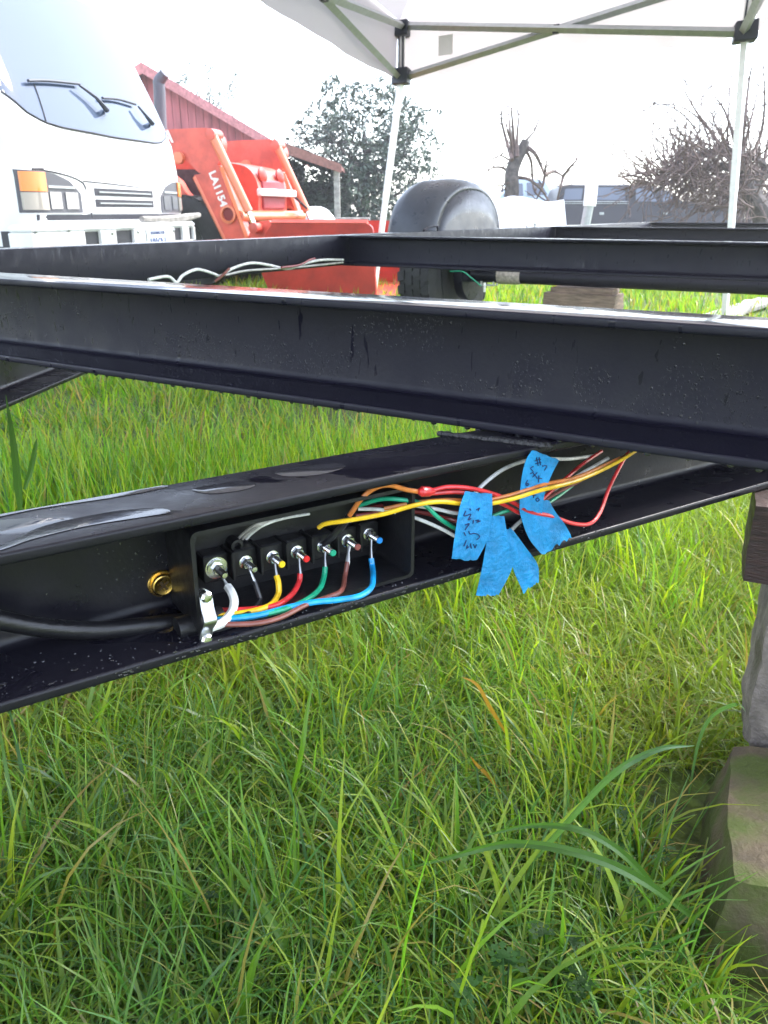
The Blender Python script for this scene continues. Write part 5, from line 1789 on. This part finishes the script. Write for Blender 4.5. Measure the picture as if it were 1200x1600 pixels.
# pollarded fruit tree
rg = random.Random(9)
TD2 = 16.0
tr1 = thing('pruned_tree', on_z(797, 400, 0) * 0 + Vector((on_y(797, 330, TD2).x, TD2, 0)), 'bare pollarded fruit tree with upright shoots behind the white tarpaulin', 'tree')
m_ = MB()
def P2(x, y, D=TD2): return on_y(x, y, D)
m_.tube([Vector((P2(800, 330).x, TD2, 0)), P2(800, 300), P2(800, 270), P2(808, 248), P2(817, 232), P2(822, 219)], [.15, .135, .13, .115, .10, .075], 9, smooth=4)
trk = m_.build('trunk', M_BARK, tr1)
m_ = MB()
for pts_, r0 in (([(805, 265), (800, 235), (797, 205), (795, 178)], .030), ([(806, 258), (803, 225), (801, 195), (799, 170)], .032), ([(800, 250), (792, 222), (785, 195), (783, 178)], .03), ([(808, 245), (808, 215), (811, 180)], .03), ([(803, 232), (793, 205), (792, 184)], .02),
                 ([(820, 222), (835, 205), (842, 188)], .018), ([(822, 228), (836, 240), (845, 258), (851, 275)], .035), ([(851, 275), (852, 262), (854, 255)], .02), ([(851, 273), (866, 268), (880, 275)], .03), ([(880, 275), (892, 260), (903, 248)], .025), ([(851, 275), (848, 290), (838, 312)], .025),
                 ([(880, 275), (876, 292), (870, 314)], .025), ([(822, 235), (830, 252), (832, 275), (836, 300), (856, 316)], .025), ([(798, 272), (785, 262), (770, 262), (762, 268)], .022), ([(796, 250), (782, 243), (770, 248)], .016), ([(806, 277), (826, 280), (845, 295), (858, 315)], .028), ([(795, 285), (786, 290), (784, 300)], .015)):
    m_.tube([P2(x, y, TD2 + rg.uniform(-.3, .3)) for x, y in pts_], [1.35 * r0 * (1 - .6 * i / (len(pts_) - 1)) for i in range(len(pts_))], 5, smooth=4)
    for k in range(4):
        i = rg.randint(0, len(pts_) - 2)
        p = P2(*pts_[i + 1])
        branch(m_, p, (rg.uniform(-1, 1), rg.uniform(-.5, .5), rg.uniform(-.1, 1)), rg.uniform(.12, .35), .014, 0, rg, .15, .2, 2, None, .005)
m_.build('crown', M_TWIG, tr1)

# spreading bare tree at the right edge
rg = random.Random(33)
D3 = 12.5
def P3(x, y, dd=0): return on_y(x, y, D3 + dd)
b3 = P3(1196, 345)
tr3 = thing('bare_tree', (b3.x, D3, 0), 'spreading bare apple tree with a leaning trunk at the right edge', 'tree')
m_ = MB()
m_.tube([Vector((b3.x + .12, D3, 0)), P3(1196, 345), P3(1180, 318), P3(1165, 290), P3(1158, 262), P3(1152, 232)], [.19, .165, .15, .13, .11, .08], 9, smooth=4)
m_.tube([P3(1170, 300), P3(1190, 275), P3(1215, 255), P3(1245, 235)], [.09, .08, .07, .05], 7, smooth=4)
m_.tube([P3(1156, 250), P3(1175, 245), P3(1200, 262)], [.06, .05, .04], 6, smooth=4)
m_.tube([P3(1163, 275), P3(1140, 262), P3(1100, 262), P3(1060, 278), P3(1020, 300)], [.075, .06, .05, .035, .02], 6, smooth=4)
m_.tube([P3(1155, 245), P3(1120, 236), P3(1075, 245), P3(1035, 268)], [.06, .05, .035, .02], 6, smooth=4)
m_.build('trunk', M_BARK, tr3)
m_ = MB()
for pts_, r0 in (([(1152, 238), (1142, 200), (1128, 165), (1105, 140)], .03), ([(1158, 235), (1164, 190), (1170, 130), (1178, 90)], .035), ([(1162, 235), (1170, 200), (1182, 150), (1186, 110)], .025), ([(1130, 235), (1110, 205), (1085, 170), (1062, 128)], .03), ([(1135, 232), (1138, 190), (1140, 140), (1142, 120)], .02),
                 ([(1100, 240), (1085, 200), (1055, 170), (1015, 160)], .02), ([(1175, 245), (1190, 205), (1195, 150), (1192, 100)], .03), ([(1110, 225), (1096, 190), (1060, 165), (1020, 165), (1000, 175)], .016), ([(1060, 270), (1025, 240), (1020, 195), (1040, 178)], .015), ([(1145, 240), (1120, 200), (1112, 178), (1090, 160)], .02),
                 ([(1190, 270), (1200, 220), (1212, 160)], .03)):
    m_.tube([P3(x, y, rg.uniform(-.4, .4)) for x, y in pts_], [max(.006, r0 * (1 - .75 * i / (len(pts_) - 1))) for i in range(len(pts_))], 5, smooth=4)
    for k in range(3):
        p = P3(*pts_[rg.randint(1, len(pts_) - 1)])
        branch(m_, p, (rg.uniform(-1, 1), rg.uniform(-.5, .5), rg.uniform(.1, 1)), rg.uniform(.2, .5), .010, 1, rg, .15, .2, 2, None, .005)
for i in range(430):
    t = rg.random()
    x = 985 + 205 * t ** .8
    yt = 250 if x > 1050 else 250 + (1050 - x) * .75
    y = rg.uniform(yt - 12, 325 if x > 1120 else 290)
    if x < 1050 and rg.random() < .5: continue
    a = P3(x, y, rg.uniform(-.9, .9))
    branch(m_, a, (rg.uniform(-1, .5), rg.uniform(-.5, .5), rg.uniform(-.7, .8)), rg.uniform(.25, .65), .015, 1, rg, -.02, .3, 2, None, .006)
m_.build('crown', M_TWIG, tr3)

# brown thicket beyond
rg = random.Random(44)
tk = thing('bramble_thicket', (14.3, 31.5, 0), 'low brown bramble thicket behind the bare tree and pickup bonnet', 'shrub')
m_ = MB(); lv = MB()
for i in range(420):
    x = rg.uniform(1070, 1300); dd = 30.5 + rg.uniform(0, 2.4)
    p = on_y(x, 340, dd)
    hgt = rg.uniform(.8, 2.1)
    branch(m_, (p.x, dd, 0), (rg.uniform(-.6, .6), rg.uniform(-.4, .4), 1), hgt, .026, 1, rg, .05, .3, 2, None, .010)
    for k in range(9):
        q = Vector((p.x + rg.uniform(-.25, .25), dd + rg.uniform(-.2, .2), rg.uniform(.1, hgt)))
        d = Vector((rg.uniform(-1, 1), rg.uniform(-1, 1), rg.uniform(-1, 1))).normalized(); s = d.orthogonal().normalized()
        lv.add([q, q + d * .08 + s * .05, q + d * .16, q + d * .08 - s * .05], [(0, 1, 2, 3)])
m_.build('trunk', M_TWIG, tk)
lv.build('crown', mat('dead_leaf', (.20, .15, .10), .8, var=.5, var_scale=3), tk, smooth=False)

# ------------------------------------------------------------------ thin haze, added to stand in for lens glare
hz = MB(); hz.box((-75, -30, -1.0), (75, 100, 8.5))
hz_o = hz.build('haze', None, smooth=False)
hz_o['kind'] = 'stuff'; hz_o['label'] = 'pale haze added over the field for lens glare'; hz_o['category'] = 'haze'
hm = bpy.data.materials.new('glare_haze'); hm.use_nodes = True
N, L = hm.node_tree.nodes, hm.node_tree.links
N.remove(N['Principled BSDF'])
pv = N.new('ShaderNodeVolumePrincipled')
pv.inputs['Color'].default_value = (.93, .94, 1.0, 1)
pv.inputs['Density'].default_value = .0030
pv.inputs['Anisotropy'].default_value = .2
L.new(pv.outputs['Volume'], N['Material Output'].inputs['Volume'])
hz_o.data.materials.append(hm)
